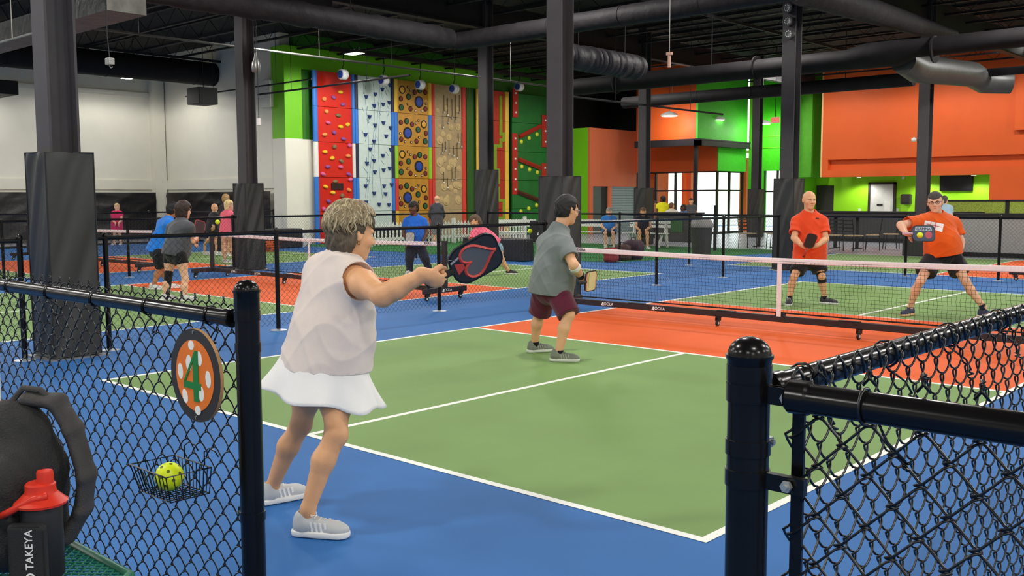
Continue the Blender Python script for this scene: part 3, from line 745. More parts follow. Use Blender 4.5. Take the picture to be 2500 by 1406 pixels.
for k in range(34):
    cy, cz = rn.uniform(.15, y1-y0-.15), rn.uniform(1.2, 5.7); a = rn.uniform(0, 6); L = rn.uniform(.12, .22)
    pts = [(.006, cy+L*math.sin(a+q*1.6)*.45+.05*q, cz-L*q) for q in np.linspace(0, 1, 6)]
    MB().tube(pts, .009, 4).build('scribble', SCR, pw)
for k in range(4):
    pts = [(.006, .25+.3*k+.22*math.sin(q*3+k), 5.8-q*4.2) for q in np.linspace(0, 1, 12)]
    MB().tube(pts, .007, 4).build('scribble', SCR, pw)
pads('navy and blue foam pad column right of the pale panel', 957, 964, [cN, cB, cN, cB, cN]); pads('yellow, blue, green and red foam pad column left of the round-hole panel', 964, 973, [cY, cB, cL, cR, cY])
ph = panel('climbing_panel', 'golden plywood climbing panel full of round holes', 973, 1047, mat('gold_plywood', '#b98426', .5, var=.12, scale=3, stretch=(1, 1, .3)))
RIM = mat('hole_rim', '#17100b', .6)
HC = {'B': ('#1d3f9c', .165), 'R': ('#7c2418', .075), 'G': ('#1f5a34', .09), 's': ('#e2bfa0', .034), 'Y': ('#d09a2c', .115)}
PA = [('Y', 172, 250), ('s', 258, 210), ('s', 300, 255), ('R', 365, 290), ('R', 530, 290), ('R', 150, 390), ('R', 300, 548), ('R', 533, 550), ('G', 270, 360), ('G', 155, 525), ('G', 443, 260), ('B', 432, 440), ('s', 255, 475), ('s', 540, 468), ('s', 380, 578), ('s', 475, 582)]
PB = [('B', 255, 925), ('Y', 508, 790), ('G', 240, 740), ('G', 418, 875), ('G', 530, 1055), ('R', 150, 760), ('R', 325, 790), ('R', 540, 930), ('R', 155, 1020), ('R', 393, 1055), ('s', 425, 730), ('s', 383, 770), ('s', 140, 930), ('s', 433, 995), ('s', 213, 1062), ('s', 312, 1068)]
AXX = [[0, 0, 1], [0, 1, 0], [-1, 0, 0]]
_h = {}
for k in range(4):
    for key, X, Y in (PA if k % 2 == 0 else PB):
        Yb = Y+(k//2)*1010-(0 if k % 2 == 0 else 0)
        if k >= 2: X2 = X
        p = cw(955+X/6.39, 180+(Yb if k < 2 else Yb-3)/6.39); c, r = HC[key]
        if key not in _h:
            w_ = 1.35 if key != 's' else 1.55
            a_ = MB().lathe([(r*w_, 0), (r*w_, .012), (r*w_*.95, .02), (r, .02), (r, .002)], 20, axis=AXX).build('hole_rim', RIM, ph, smooth=.6)
            b_ = MB().lathe([(r, 0), (r, .014), (r*.8, .018)], 20, (0, .012 if key != 'Y' else -.01, 0), AXX).build('hole_disc', mat('hole_'+key, c, .5), a_, smooth=.6)
            _h[key] = (a_, b_)
        else:
            a_ = _h[key][0].copy(); COL.objects.link(a_); b_ = _h[key][1].copy(); COL.objects.link(b_); b_.parent = a_
        a_.location = (0, p.y-ph.location.y, p.z)
pads('yellow, blue, green and red foam pad column right of the round-hole panel', 1047, 1055, [cY, cB, cL, cR, cR]); pads('red foam pad column left of the tan boulder panel', 1055, 1062, [cR]*5)
pt = panel('climbing_panel', 'tan rock-like climbing panel with round bosses and chains', 1062, 1128, mat('tan_rock_board', '#a8916a', .6, var=.1, scale=8, bump=.3, bscale=20))
BOS = mat('tan_boss', '#c2a877', .6, var=.08)
_b = None
for X, Y, r in ((850, 540, .13), (720, 570, .1), (1030, 560, .12), (930, 830, .13), (1040, 830, .15), (760, 820, .08), (810, 940, .12), (900, 990, .15), (760, 1040, .18), (1050, 1050, .1), (760, 1380, .2), (830, 1330, .13), (940, 1390, .16), (1000, 1360, .12), (800, 1600, .15), (900, 1560, .12), (970, 1510, .14), (1060, 1570, .13), (830, 1850, .18), (930, 1870, .13), (1000, 1820, .15), (1060, 1840, .16), (1005, 1925, .11), (860, 2080, .17), (880, 2020, .11), (1045, 2060, .18), (780, 2050, .12)):
    p = cw(955+X/6.39, 180+Y/6.39*(1 if Y < 1400 else 1)-(14 if Y > 1400 else 0))
    if _b is None: _b = o = MB().lathe([(1, 0), (1, .12), (.86, .3), (.55, .34), (.5, .55), (.3, .62)], 16, axis=AXX).build('boss', BOS, pt, smooth=.7)
    else: o = _b.copy(); COL.objects.link(o)
    o.location = (0, p.y-pt.location.y, p.z); o.scale = (r*.55, r, r)
CHN = mat('chain_dark', '#3c342a', .5); CHE = mat('chain_end', '#d8d8d4', .3, .6)
for X, a, b in ((815, 330, 600), (870, 380, 650), (940, 400, 690), (995, 330, 740), (1055, 330, 605), (800, 640, 840), (885, 690, 770), (1040, 930, 1075), (790, 1080, 1240), (840, 1060, 1200), (895, 1050, 1250), (965, 1130, 1280), (1020, 1080, 1320), (1090, 930, 1140), (810, 1500, 1700), (870, 1620, 1780), (940, 1480, 1660), (1000, 1450, 1650)):
    p = cw(955+X/6.39, 180+a/6.39); q = cw(955+X/6.39, 180+b/6.39); l = pt.location.y
    c_ = MB().cyl((.03, p.y-l, p.z), (.04, q.y-l, q.z), .012, 5).build('chain', CHN, pt); MB().lathe([(.0, -.06), (.03, -.03), (.035, .0), (.02, .04)], 8, (.05, q.y-l, q.z)).build('chain_end', CHE, c_, smooth=True)
pads('red foam pad column right of the tan boulder panel', 1128, 1138, [cR]*5); pads('yellow foam pad column left of the maze panel', 1163, 1171, [cY]*5)
pm = panel('climbing_panel', 'red climbing panel with a stepped lime-green maze path', 1171, 1233, mat('brick_red_board', '#a82c16', .55, var=.08))
PATH = mat('lime_path', '#7d9a1c', .55, var=.06); g0 = pm.location.y; g1 = yof(1233)-g0; rn = random.Random(5)
cell = g1/9
for lane, (y0_, ylo, yhi) in enumerate(((2, 0, 4), (6, 4, 8))):
    y_ = y0_; k = 0
    while .55+k*.125 < 5.75:
        d = rn.choice([0, 0, 1, -1, 2, -2]) if k % 2 else 0
        ny = min(yhi, max(ylo, y_+d))
        MB().box((0, min(y_, ny)*cell, .55+k*.125), (.02, (max(y_, ny)+1)*cell, .55+k*.125+.13)).build('maze_tile', PATH, pm)
        y_ = ny; k += 1
pads('yellow foam pad column right of the maze panel', 1233, 1242, [cY]*5)
MB_ = panel('climbing_panel', 'green climbing panel with slanted red beams and yellow chips', 1251, 1337, mat('leaf_green_board', '#1f6b2c', .55, var=.14, scale=2))
RB = mat('beam_red', '#b02a22', .5); CH = mat('chip_yellow', '#d3d93a', .5)
def strip(px0, py0, px1, py1, n):
    a = cw(px0, py0); b = cw(px1, py1); l = MB_.location.y
    s_ = MB().box((0, a.y-l, b.z), (.05, b.y-l, a.z), .01).build('red_strip', RB, MB_)
    for k in range(n):
        z = b.z+(a.z-b.z)*(k+.5)/n
        MB().lathe([(.05, 0), (.04, .04), (0, .05)], 10, (.05, (a.y+b.y)/2-l, z), AXX).build('bolt_knob', LOGO, s_, smooth=True)
strip(1250, 215, 1263, 287, 3); strip(1249, 325, 1262, 475, 6); strip(1322, 280, 1336, 360, 3); strip(1321, 398, 1335, 520, 5)
for a, b, dk in (((1266, 334), (1319, 308), 0), ((1265, 389), (1317, 410), 0), ((1261, 468), (1322, 492), 1)):
    A = cw(*a); B = cw(*b); l = Vector((XW, MB_.location.y, 0)); MB().tube([A-l+Vector((.06, 0, 0)), B-l+Vector((.06, 0, 0))], .09, 4).build('slanted_beam', mat('beam_dark', '#5a2a1c', .6) if dk else RB, MB_)
for X, Y in ((1272, 346), (1291, 337), (1310, 328), (1273, 407), (1292, 414), (1311, 421), (1271, 516), (1290, 509), (1309, 501)):
    p = cw(X, Y); MB().lathe([(.1, 0), (.085, .05), (0, .07)], 10, (0, p.y-MB_.location.y, p.z), AXX).build('yellow_chip', CH, MB_, smooth=True)
# belay devices hanging in front of the panels
AXY = [[1, 0, 0], [0, 0, 1], [0, -1, 0]]
for i, (px, py, n) in enumerate(((838, 182, 'above the red climbing panel'), (937, 196, 'above the pale climbing panel'), (1026, 207, 'above the round-hole panel'), (1109, 217, 'above the tan boulder panel'), (1268, 212, 'above the green panel, half in shade'))):
    p = onx(px, py, -18.9); t = thing('belay_device', 'white round auto-belay drum with blue face hanging '+n, 'belay device', p, group='auto-belay drums')
    b = MB().lathe([(.1, -.13), (.17, -.12), (.185, -.08), (.185, -.02), (.16, 0), (.185, .02), (.185, .08), (.15, .13)], 20, axis=AXY).build('drum', mat('drum_white', '#dcdcdc', .4), t, smooth=.7)
    MB().lathe([(.135, 0), (.135, .02), (.09, .025)], 20, (0, -.12, 0), [[1, 0, 0], [0, 0, -1], [0, 1, 0]]).build('blue_face', mat('drum_blue', '#2b48a4', .4), b, smooth=.6)
    MB().tube([(0, 0, .17), (0, -.03, .25), (0, .03, .33), (0, 0, 6.6-p.z)], .018, 6).build('hanging_strap', STEEL, t)
bm = MB(); bm.box((-19.0, 17, 6.55), (-18.8, 30, 6.7))
tag(bm.build('belay_beam', STEEL), 'black steel beam carrying the belay drums before the climbing wall', 'beam')

# black wall curtain along the white walls
def curtain(o, e, label, seed, zt=1.84, z0=.14):
    o = np.array(o, float); e = np.array(e, float); L = np.linalg.norm(e-o); u = (e-o)/L; nrm = np.array([u[1], -u[0]])
    n, k = int(L/.12), 22; rn = np.random.RandomState(seed); V = []; ph = rn.rand(8)*6
    for i in range(k+1):
        for j_ in range(n+1):
            s_ = j_*L/n; z = z0+(zt-z0)*i/k
            a = .035*(1-abs(math.sin(z*7+1.2*math.sin(s_*.9+ph[0])+ph[1])))**2*(.6+.4*math.sin(s_*1.3+ph[2]))+.02*(1-abs(math.sin(z*4-s_*2.1+ph[4])))**2+.012*math.sin(s_*3.1+ph[3]+2*z)
            q = o+u*s_+nrm*(.07+a); V.append((q[0], q[1], z))
    b = MB(); b.add(V, [(i*(n+1)+j_, i*(n+1)+j_+1, (i+1)*(n+1)+j_+1, (i+1)*(n+1)+j_) for i in range(k) for j_ in range(n)])
    return tag(b.build('wall_curtain', mat('black_tarp', '#1d1b1c', .36, var=.2, scale=3, spec=.5, bump=.5, bscale=6), smooth=True), label, 'curtain')
curtain((-28.05, -17.9), (-28.05, 15.3), 'wrinkled black tarp along the foot of the left white wall', 1)
curtain((-27.9, 15.78), (-20.75, 15.78), 'wrinkled black tarp on the white wall beside the green pilaster', 2)

# ================================================================== CEILING SERVICES
def duct(name, label, pts, r, m=DUCTM, cat='duct', n=18, rings=0, wrinkle=0.):
    P = [Vector(p) for p in pts]; b = MB()
    if wrinkle:
        q = []; rr = []; rn = random.Random(len(label)); N_ = 60
        tot = sum((P[i+1]-P[i]).length for i in range(len(P)-1))
        for k in range(N_+1):
            d = tot*k/N_; i = 0
            while i < len(P)-2 and d > (P[i+1]-P[i]).length: d -= (P[i+1]-P[i]).length; i += 1
            q.append(P[i].lerp(P[i+1], d/(P[i+1]-P[i]).length)); rr.append(r*(1+wrinkle*rn.uniform(-1, 1)))
        b.tube(q, rr, n)
    else: b.tube(P, r, n)
    o = tag(b.build(name, m, smooth=.9), label, cat)
    for c in ((P[0].lerp(P[-1], .2), P[0].lerp(P[-1], .8)) if len(P) != 5 else ()): MB().cyl(c, (c.x, c.y, 7.2), .012, 5).build('hanger_rod', STEEL, o)
    if rings:
        tot = P[-1]-P[0]; d = tot.normalized()
        for k in range(rings):
            c = P[0]+tot*((k+.5)/rings); MB().tube([c-d*.02, c+d*.02], (r if np.isscalar(r) else max(r))*1.03, n).build('duct_seam', m, o, smooth=.9)
    return o
def alongx(px0, py0, px1, py1, Y, ext0=0, ext1=0):
    a = ony(px0, py0, Y); b = ony(px1, py1, Y); z = (a.z+b.z)/2
    return Vector((a.x-ext0, Y, z)), Vector((b.x+ext1, Y, z))
def alongy(px0, py0, px1, py1, X, ext0=0, ext1=0):
    a = onx(px0, py0, X); b = onx(px1, py1, X); z = (a.z+b.z)/2
    return Vector((X, a.y-ext0, z)), Vector((X, b.y+ext1, z))
a, b = alongx(1397, 219, 1905, 157, 20.2); zR = a.z; xJ = ony(2185, 115, 20.2).x
duct('round_duct', 'long black round duct crossing in front of the orange entrance volume', [a-Vector((.6, 0, 0)), Vector((xJ-1.2, 20.2, zR)), Vector((xJ-.7, 20.2, zR+.05)), Vector((xJ+.1, 20.2, zR+.05)), Vector((xJ+.5, 20.2, zR+.12)), Vector((16, 20.2, zR+.12))], [.25, .25, .31, .31, .22, .22], rings=6)
a, b = alongx(1640, 243, 2200, 194, 27.8)
duct('round_duct', 'lower black round duct below the first, passing the far columns', [a-Vector((2.2, 0, 0)), b+Vector((.4, 0, 0))], .22, rings=5)
c0 = Vector((xJ+.1, 20.5, zR-.12)); c1 = onx(2390, 195, xJ+.2)
duct('elbow_duct', 'fat grey elbow duct bending away below the ceiling at right', [c0, c0+Vector((0, .9, -.1)), Vector((xJ+.2, c1.y-.6, c1.z+.1)), Vector((xJ+.3, c1.y+.1, c1.z-.05)), Vector((xJ+.9, c1.y+.5, c1.z-.1))], [.3, .34, .34, .33, .3], mat('dull_grey_duct', '#4b4c4b', .45, .3, var=.15))
a, b = alongx(2385, 178, 2500, 172, 25.6); duct('black_pipe', 'black pipe leaving the fat elbow duct to the right', [a, Vector((15, 25.6, a.z))], .11)
a, b = alongx(1120, 97, 1395, 62, 13.2, 0, 12); z0_ = a.z; xS = a.x
duct('round_duct', 'upper black round duct crossing above the maze panel', [Vector((xS, 13.2, z0_)), Vector((b.x, 13.2, z0_))], .21, SOFT, rings=8, wrinkle=.04)
a, b = alongy(700, 42, 1128, 122, xS+.2)
duct('soft_duct', 'wrinkled black soft duct running back above the lamps', [Vector((xS+.2, -2, z0_)), Vector((xS+.2, 12.7, z0_-.02))], .25, SOFT, wrinkle=.09)
a, b = alongy(1372, 128, 1560, 172, -6.6); b = Vector((b.x, min(19.55, b.y), b.z))
duct('soft_duct', 'wrinkled black soft duct beyond the column behind the grey-shirted man', [a, b], .3, mat('grey_insulation_wrap', '#343236', .6, spec=.2, var=.3, scale=5, bump=.9, bscale=7), wrinkle=.08)
g = [onx(1960, -20, -.9), onx(2110, 22, -.9), onx(2230, 60, -.9), onx(2330, 85, -.9)]
duct('soft_duct', 'sagging wide black soft duct near the ceiling at upper right', g, [.28, .28, .24, .12], SOFT)
a, b = alongy(205, 150, 600, 190, -24.5, 14, -.5)
duct('round_duct', 'long black round duct in front of the white left wall', [a, b], .42, rings=6)
a, b = ony(-60, 100, 4.4), ony(310, 22, 4.4)
k_ = MB(); k_.obox((a+b)/2, (b-a).length*1.0, .7, .34); tag(k_.build('rectangular_duct', mat('dusty_grey_duct', '#565650', .5, .2, var=.3, scale=4, bump=.4, bscale=8)), 'dusty grey rectangular duct behind the near column at upper left', 'duct')
tag(MB().box((-11.05, 1.5, 5.72), (-10.43, 10.6, 6.19)).build('boxed_beam', STEEL), 'boxed black beam resting over the column beside the blondes', 'beam')
sb = tag(MB().box((-27.2, 8.6, 5.0), (-25.6, 9.4, 5.45), .02).build('speaker_box', BLACKM), 'black speaker box hung before the white wall beside the near column', 'speaker'); MB().cyl((-26.4, 9, 5.45), (-26.4, 9, 7.2), .015, 6).build('hanger_rod', STEEL, sb)
sb = tag(MB().box((-22.4, 13.6, 4.75), (-21.6, 14.3, 5.3), .02).build('speaker_box', BLACKM), 'black box hung beside the far column, left of the green pilaster', 'speaker'); MB().cyl((-22, 14, 5.3), (-22, 14, 7.2), .015, 6).build('hanger_rod', STEEL, sb)
def pipe(label, p, q, r=.03, hang=3, m=STEEL):
    p, q = Vector(p), Vector(q); t = tag(MB().cyl(p, q, r, 8).build('sprinkler_pipe', m, smooth=.7), label, 'pipe')
    for k in range(hang):
        c = p.lerp(q, (k+.5)/hang); MB().cyl(c, (c.x, c.y, 7.2), .008, 5).build('hanger_rod', m, t)
    return t
GPIPE = mat('grey_pipe', '#5d5c58', .4, .3)
a, b = alongy(205, 48, 1335, 222, -13.6); pipe('thin pipe running back past the red climbing panel under the lamps', a, b+Vector((0, 2, 0)), .03, 7, GPIPE)
a, b = alongx(630, 233, 1000, 181, 14.6); pipe('thin black pipe slanting across the tops of the red and pale panels', a, b, .03, 2)
a, b = alongx(-40, 110, 108, 78, 2.6); pipe('pale conduit at the far upper left corner', a, b, .018, 1, mat('pale_conduit', '#a8a59c', .4, .3))
a, b = alongx(452, 222, 715, 215, 14.9, 0, 1); pipe('bent thin black pipe before the corner of the white wall', a, b, .025, 2)
a, b = alongy(1397, 232, 1640, 268, -8.4, 0, 3); pipe('thin black pipe in front of the black void above the salmon box', a, b, .03, 2)
# hanging outlets and the stage lights
t = thing('cord_drop', 'white outlet box hanging on a looped cord right of the near column', 'outlet', ond(268, 150, 15)); MB().box((-.06, -.05, -.05), (.06, .05, .05), .01).build('outlet_box', mat('outlet_grey', '#9a9a96', .4), t); MB().tube([(0, 0, .05), (-.05, 0, .4), (-.08, 0, 7.2-t.location.z)], .008, 5).build('cord', BLACKM, t); MB().tube([(-.02, 0, -.05), (.02, 0, -.1), (.08, 0, -.09)], .008, 5).build('plug_tail', mat('outlet_grey', '#9a9a96', .4), t)
t = thing('bottle_lamp', 'grey bottle-shaped lamp hanging beside the column by the blondes', 'lamp', ond(625, 160, 20.5)); MB().lathe([(.085, -.14), (.095, -.05), (.09, .04), (.045, .15), (.02, .26), (.015, .32)], 16).build('shade', mat('lamp_alu', '#8f8f8c', .35, .5), t, smooth=True); MB().cyl((0, 0, .32), (0, 0, 7.2-t.location.z), .006, 5).build('cord', BLACKM, t)
t = thing('cord_drop', 'white plug hanging on a long cord in front of the white wall', 'outlet', ond(632, 297, 20.5)); MB().box((-.045, -.03, -.08), (.045, .03, .07), .01).build('plug_body', LOGO, t); MB().cyl((0, 0, .07), (0, 0, 7.2-t.location.z), .007, 5).build('cord', BLACKM, t)
t = thing('cord_drop', 'pale T-shaped plug hanging on a cord at upper centre right', 'outlet', ond(1634, 150, 16)); b_ = MB(); b_.box((-.022, -.02, -.1), (.022, .02, .1), .008); b_.box((-.055, -.022, .1), (.055, .022, .15), .008); b_.build('plug_body', mat('plug_tan', '#c9a08c', .5), t); MB().cyl((0, 0, .15), (0, 0, 7.2-t.location.z), .008, 5).build('cord', mat('outlet_grey', '#9a9a96', .4), t)
for i, (px, py) in enumerate(((1924, 20), (1925, 52), (1927, 83))):
    p = ony(px, py, 15.75); t = thing('stage_light', 'round stage light on the column, '+('topmost', 'middle', 'lowest')[i]+' of the three', 'stage light', p, group='stage lights on the column')
    AXN = [[1, 0, 0], [0, 0, 1], [0, -1, 0]]
    b = MB().lathe([(.1, -.08), (.105, .03), (.115, .05), (.1, .055), (.09, .05)], 18, axis=[[1, 0, 0], [0, 0, -1], [0, 1, 0]]).build('can', mat('can_grey', '#4a4a4a', .4, .4), t, smooth=.7)
    q = MB()
    for k in range(9):
        a = 2*PI*k/9; q.lathe([(.016, 0), (.012, .01)], 8, (.06*math.cos(a), -.055, .06*math.sin(a)), [[1, 0, 0], [0, 0, -1], [0, 1, 0]])
    q.build('led_lenses', mat('led_lens', '#c9cbc6', .2), b, kind='stuff'); MB().box((-.02, .05, -.03), (.02, .1, .03)).build('yoke', STEEL, t)
for i, (px, py, Y) in enumerate(((1634, 283, 30.6), (1750, 293, 33.2), (1862, 303, 35.2))):
    p = ony(px, py, Y); t = thing('pendant_lamp', ('left', 'middle', 'right')[i]+' glowing disc pendant lamp before the entrance', 'lamp', p, group='pendant disc lamps')
    MB().lathe([(.33, 0), (.36, .03), (.3, .1), (.08, .17), (.03, .2)], 22).build('shade', mat('shade_white', '#d8d8d4', .4), t, smooth=.7); MB().lathe([(.3, -.012), (.32, .0)], 22).build('diffuser', LAMPM, t, smooth=.7)
    MB().cyl((0, 0, .2), (0, 0, 7.2-p.z), .008, 5).build('cord', BLACKM, t)
    ld = bpy.data.lights.new('pendant_light', 'POINT'); ld.energy = 60; ld.shadow_soft_size = .2; ld.color = (1, .96, .9); lo = bpy.data.objects.new('pendant_light', ld); COL.objects.link(lo); lo.parent = t; lo.location = (0, 0, -.25)
# ================================================================== PROPS IN THE BACKGROUND
def chip(n): return mat(*n) if isinstance(n, tuple) else n
# white picket fence before the climbing wall
XP = -16.6; ya, yb = onx(905, 560, XP).y, onx(1282, 560, XP).y
t = thing('picket_fence', 'white picket fence in front of the climbing panels', 'fence', (XP, ya, 0)); PW = mat('white_vinyl', '#dfe0da', .5)
n_ = int((yb-ya)/.16); p0 = MB().prism([(-.035, .05), (.035, .05), (.035, .72), (0, .8), (-.035, .72)], (0, 0, 0), (0, 1, 0), (0, 0, 1), .02).build('picket', PW, t)
for k in range(1, n_+1):
    c = p0.copy(); COL.objects.link(c); c.location = (0, k*.16, 0)
for z in (.2, .6): MB().box((-.03, 0, z), (-.002, yb-ya, z+.09)).build('fence_rail', PW, t)
for y in (0, (yb-ya)/2, yb-ya): MB().box((-.08, y-.06, 0), (.04, y+.06, .88), .02).build('fence_post', PW, t)
# white picnic benches
def bench(label, x, y, rz=0.):
    t = thing('picnic_bench', label, 'bench', (x, y, 0), rz, 'white picnic benches')
    for dy in (-.13, .0, .13): MB().box((-.85, dy-.055, .43), (.85, dy+.055, .46), .008).build('seat_plank', PW, t)
    for dz in (.62, .75): MB().box((-.85, .2, dz), (.85, .23, dz+.1), .008).build('back_plank', PW, t)
    for sx in (-.65, .65):
        b = MB(); b.prism([(-.2, 0), (-.12, 0), (.06, .44), (-.02, .44)], (sx, 0, 0), (0, 1, 0), (0, 0, 1), .05); b.build('leg', PW, t)
        MB().prism([(.24, 0), (.32, 0), (.25, .86), (.19, .86), (.13, .44)], (sx, 0, 0), (0, 1, 0), (0, 0, 1), .05).build('leg', PW, t)
    return t
bench('white bench before the picket fence, right of the leaning woman', -13.9, 20.6, .9)
bench('white bench where the man in the blue shirt sits', -11.9, 22.15, .25); bench('white bench where the woman in black sits', -9.7, 22.3, -.1)
# padded barrier and banner
tag(MB().box((-9.9, 14.25, .01), (-7.75, 14.65, .56), .03).build('padded_barrier', mat('barrier_vinyl', '#1b1a1e', .45, var=.1, bump=.3, bscale=5)), 'low black padded barrier behind the leaning woman in pink', 'barrier')
bn = tag(MB().box((-8.85, 15.74, .42), (-7.7, 15.78, .98)).build('banner', BLACKM), 'black sponsor banner tied to the turf-side fence', 'banner')
logo(bn, (-8.3, 15.738, .68), (1, 0, 0), (0, 0, 1), .15)
tag(MB().box((-18.8, 12.2, .01), (-18.2, 15.2, .62), .03).build('padded_barrier', mat('barrier_vinyl', '#1b1a1e', .45)), 'long black padded barrier below the black tarp corner', 'barrier')
tag(MB().box((-18.2, 17.1, .01), (-17.6, 20.3, .6), .03).build('padded_barrier', mat('barrier_vinyl', '#1b1a1e', .45)), 'black padded barrier at the foot of the red climbing panel', 'barrier')
t = thing('white_drum', 'white plastic drum beside the black barriers', 'drum', onz(733, 602)); MB().lathe([(.2, 0), (.22, .05), (.22, .5), (.2, .56), (.12, .58)], 16).build('drum_body', PW, t, smooth=.6); MB().lathe([(.225, .48), (.225, .52)], 16).build('drum_rim', PW, t)
t = thing('ball_basket', 'orange wire ball basket beside the far column', 'basket', onz(658, 614)); OB = mat('basket_orange', '#d8602c', .5)
b = MB()
for z in (.02, .16, .3): b.tube([(.28*math.cos(a), .28*math.sin(a), z) for a in np.linspace(0, 2*PI, 17)[:-1]], .01, 4, closed=True)
for a in np.linspace(0, 2*PI, 17)[:-1]: b.tube([(.28*math.cos(a), .28*math.sin(a), .02), (.28*math.cos(a), .28*math.sin(a), .3)], .008, 4)
b.build('wire_basket', OB, t, kind='stuff')
b = MB(); rn = random.Random(2)
for k in range(40):
    a, r_ = rn.uniform(0, 6.28), .23*math.sqrt(rn.random()); b.lathe([(.0, -.037), (.03, -.02), (.037, 0), (.03, .02), (0, .037)], 8, (r_*math.cos(a), r_*math.sin(a), rn.uniform(.04, .27)))
b.build('heap_of_balls', OB, t, smooth=True, kind='stuff')
# bags on the turf
def bag(label, px, py, c, s_=1., tilt=.2):
    p = onz(px, py); t = thing('sports_bag', label, 'bag', p, rz=tilt, group='bags on the turf')
    c0 = np.array((0, 0, .2*s_))
    def fn(P): return rbox(P, c0, np.eye(3), (.2*s_, .14*s_, .2*s_), .09*s_)+.012*wob(P, 22)
    soft('bag_body', fn, (-.35, -.3, 0), (.35, .3, .5), .03, mat('bag_'+c[1:], c, .7, var=.2), t)
    MB().tube([(-.06, 0, .38*s_), (-.05, 0, .46*s_), (.05, 0, .46*s_), (.06, 0, .38*s_)], .012, 6).build('carry_handle', BLACKM, t); MB().box((-.12*s_, -.16*s_, .06), (.12*s_, -.13*s_, .22*s_), .02).build('front_pocket', mat('bag_'+c[1:], c, .7, var=.2), t)
bag('small red bag lying on the turf before the seated man', 1491, 640, '#8c2a2c', .9); bag('brown patterned bag on the turf between the red bag and the tall pack', 1520, 636, '#4a2f2a', 1.0); bag('tall dark pack on the turf before the seated woman', 1546, 634, '#3a2430', 1.25)
# rubbish bin
p = onz(1712, 622); t = thing('rubbish_bin', 'round dark grey rubbish bin with a lid beyond the fence', 'bin', p)
MB().lathe([(.25, 0), (.3, .7), (.31, .78)], 20).build('bin_body', mat('bin_grey', '#3a3735', .5), t, smooth=.6); MB().lathe([(.33, .76), (.33, .82), (.27, .95), (.2, 1.02), (.0, 1.03)], 20).build('bin_lid', mat('bin_lid', '#7c7a76', .5), t, smooth=.6)
tag(MB().cyl(onz(1745, 612), onz(1745, 612)+Vector((0, 0, 1.35)), .05, 10).build('barrier_post', STEEL), 'slim black post right of the rubbish bin', 'post')
# reception desk
x0, x1 = ony(1602, 560, 26).x, ony(1693, 560, 26).x
t = thing('reception_desk', 'dark reception desk where the group of people gathers', 'desk', ((x0+x1)/2, 26, 0)); hw_ = (x1-x0)/2
MB().box((-hw_, 0, 0), (hw_, .6, 1.0), .02).build('desk_front', mat('desk_dark', '#3c3b38', .5), t); MB().box((-hw_-.05, -.08, 1.0), (hw_+.05, .68, 1.05), .01).build('desk_top', BLACKM, t); MB().box((-.15, -.02, .35), (.35, 0, .85)).build('green_panel', mat('desk_green', '#2f5a2c', .5), t)
# cafe tables and ladder-back chairs
CT = mat('table_yellow', '#b5a24a', .4, var=.1, scale=8)
def chair(label, x, y, rz, g='black cafe chairs'):
    t = thing('cafe_chair', label, 'chair', (x, y, 0), rz, g)
    MB().box((-.2, -.2, .44), (.2, .2, .475), .015).build('seat', mat('seat_tan', '#b09a78', .4), t)
    for sx in (-.19, .19):
        MB().tube([(sx, .2, 0), (sx, .18, .45), (sx, .25, .95)], .013, 6).build('back_leg', BLACKM, t); MB().tube([(sx, -.2, 0), (sx, -.17, .44)], .013, 6).build('leg', BLACKM, t)
    for k in range(4): MB().box((-.18, .2+.016*k, .56+.105*k), (.18, .215+.016*k, .6+.105*k)).build('ladder_slat', BLACKM, t)
    return t
def table(label, x, y, w_=1.0):
    t = thing('cafe_table', label, 'table', (x, y, 0), 0, 'cafe tables')
    MB().box((-w_/2, -.35, .97), (w_/2, .35, 1.0), .01).build('table_top', CT, t)
    for sx in (-w_*.3, w_*.3): MB().box((sx-.04, -.04, .03), (sx+.04, .04, .97)).build('pedestal', BLACKM, t); MB().box((sx-.05, -.3, 0), (sx+.05, .3, .03)).build('foot', BLACKM, t)
p = onz(2065, 607); table('yellow-topped cafe table right of the bald man', p.x, p.y, 1.15)
chair('cafe chair half hidden behind the bald man', onz(2036, 612).x, onz(2036, 612).y, .2); chair('cafe chair pulled up in front of the yellow-topped table', onz(2090, 613).x, onz(2090, 613).y-.2, PI-.4)
chair('cafe chair at the right end of the yellow-topped table', onz(2122, 611).x+.1, onz(2122, 611).y, -1.2); chair('outermost cafe chair facing the yellow-topped table', onz(2142, 609).x+.25, onz(2142, 609).y+.4, -1.0)
p = onz(1862, 604); table('cafe table left of the stage-light column', p.x, p.y+.3, 1.0); chair('cafe chair left of the far column, seen side on', onz(1825, 606).x, onz(1825, 606).y, 1.3); chair('cafe chair between far column and stage-light column', onz(1880, 606).x+.2, onz(1880, 606).y-.1, -1.4)
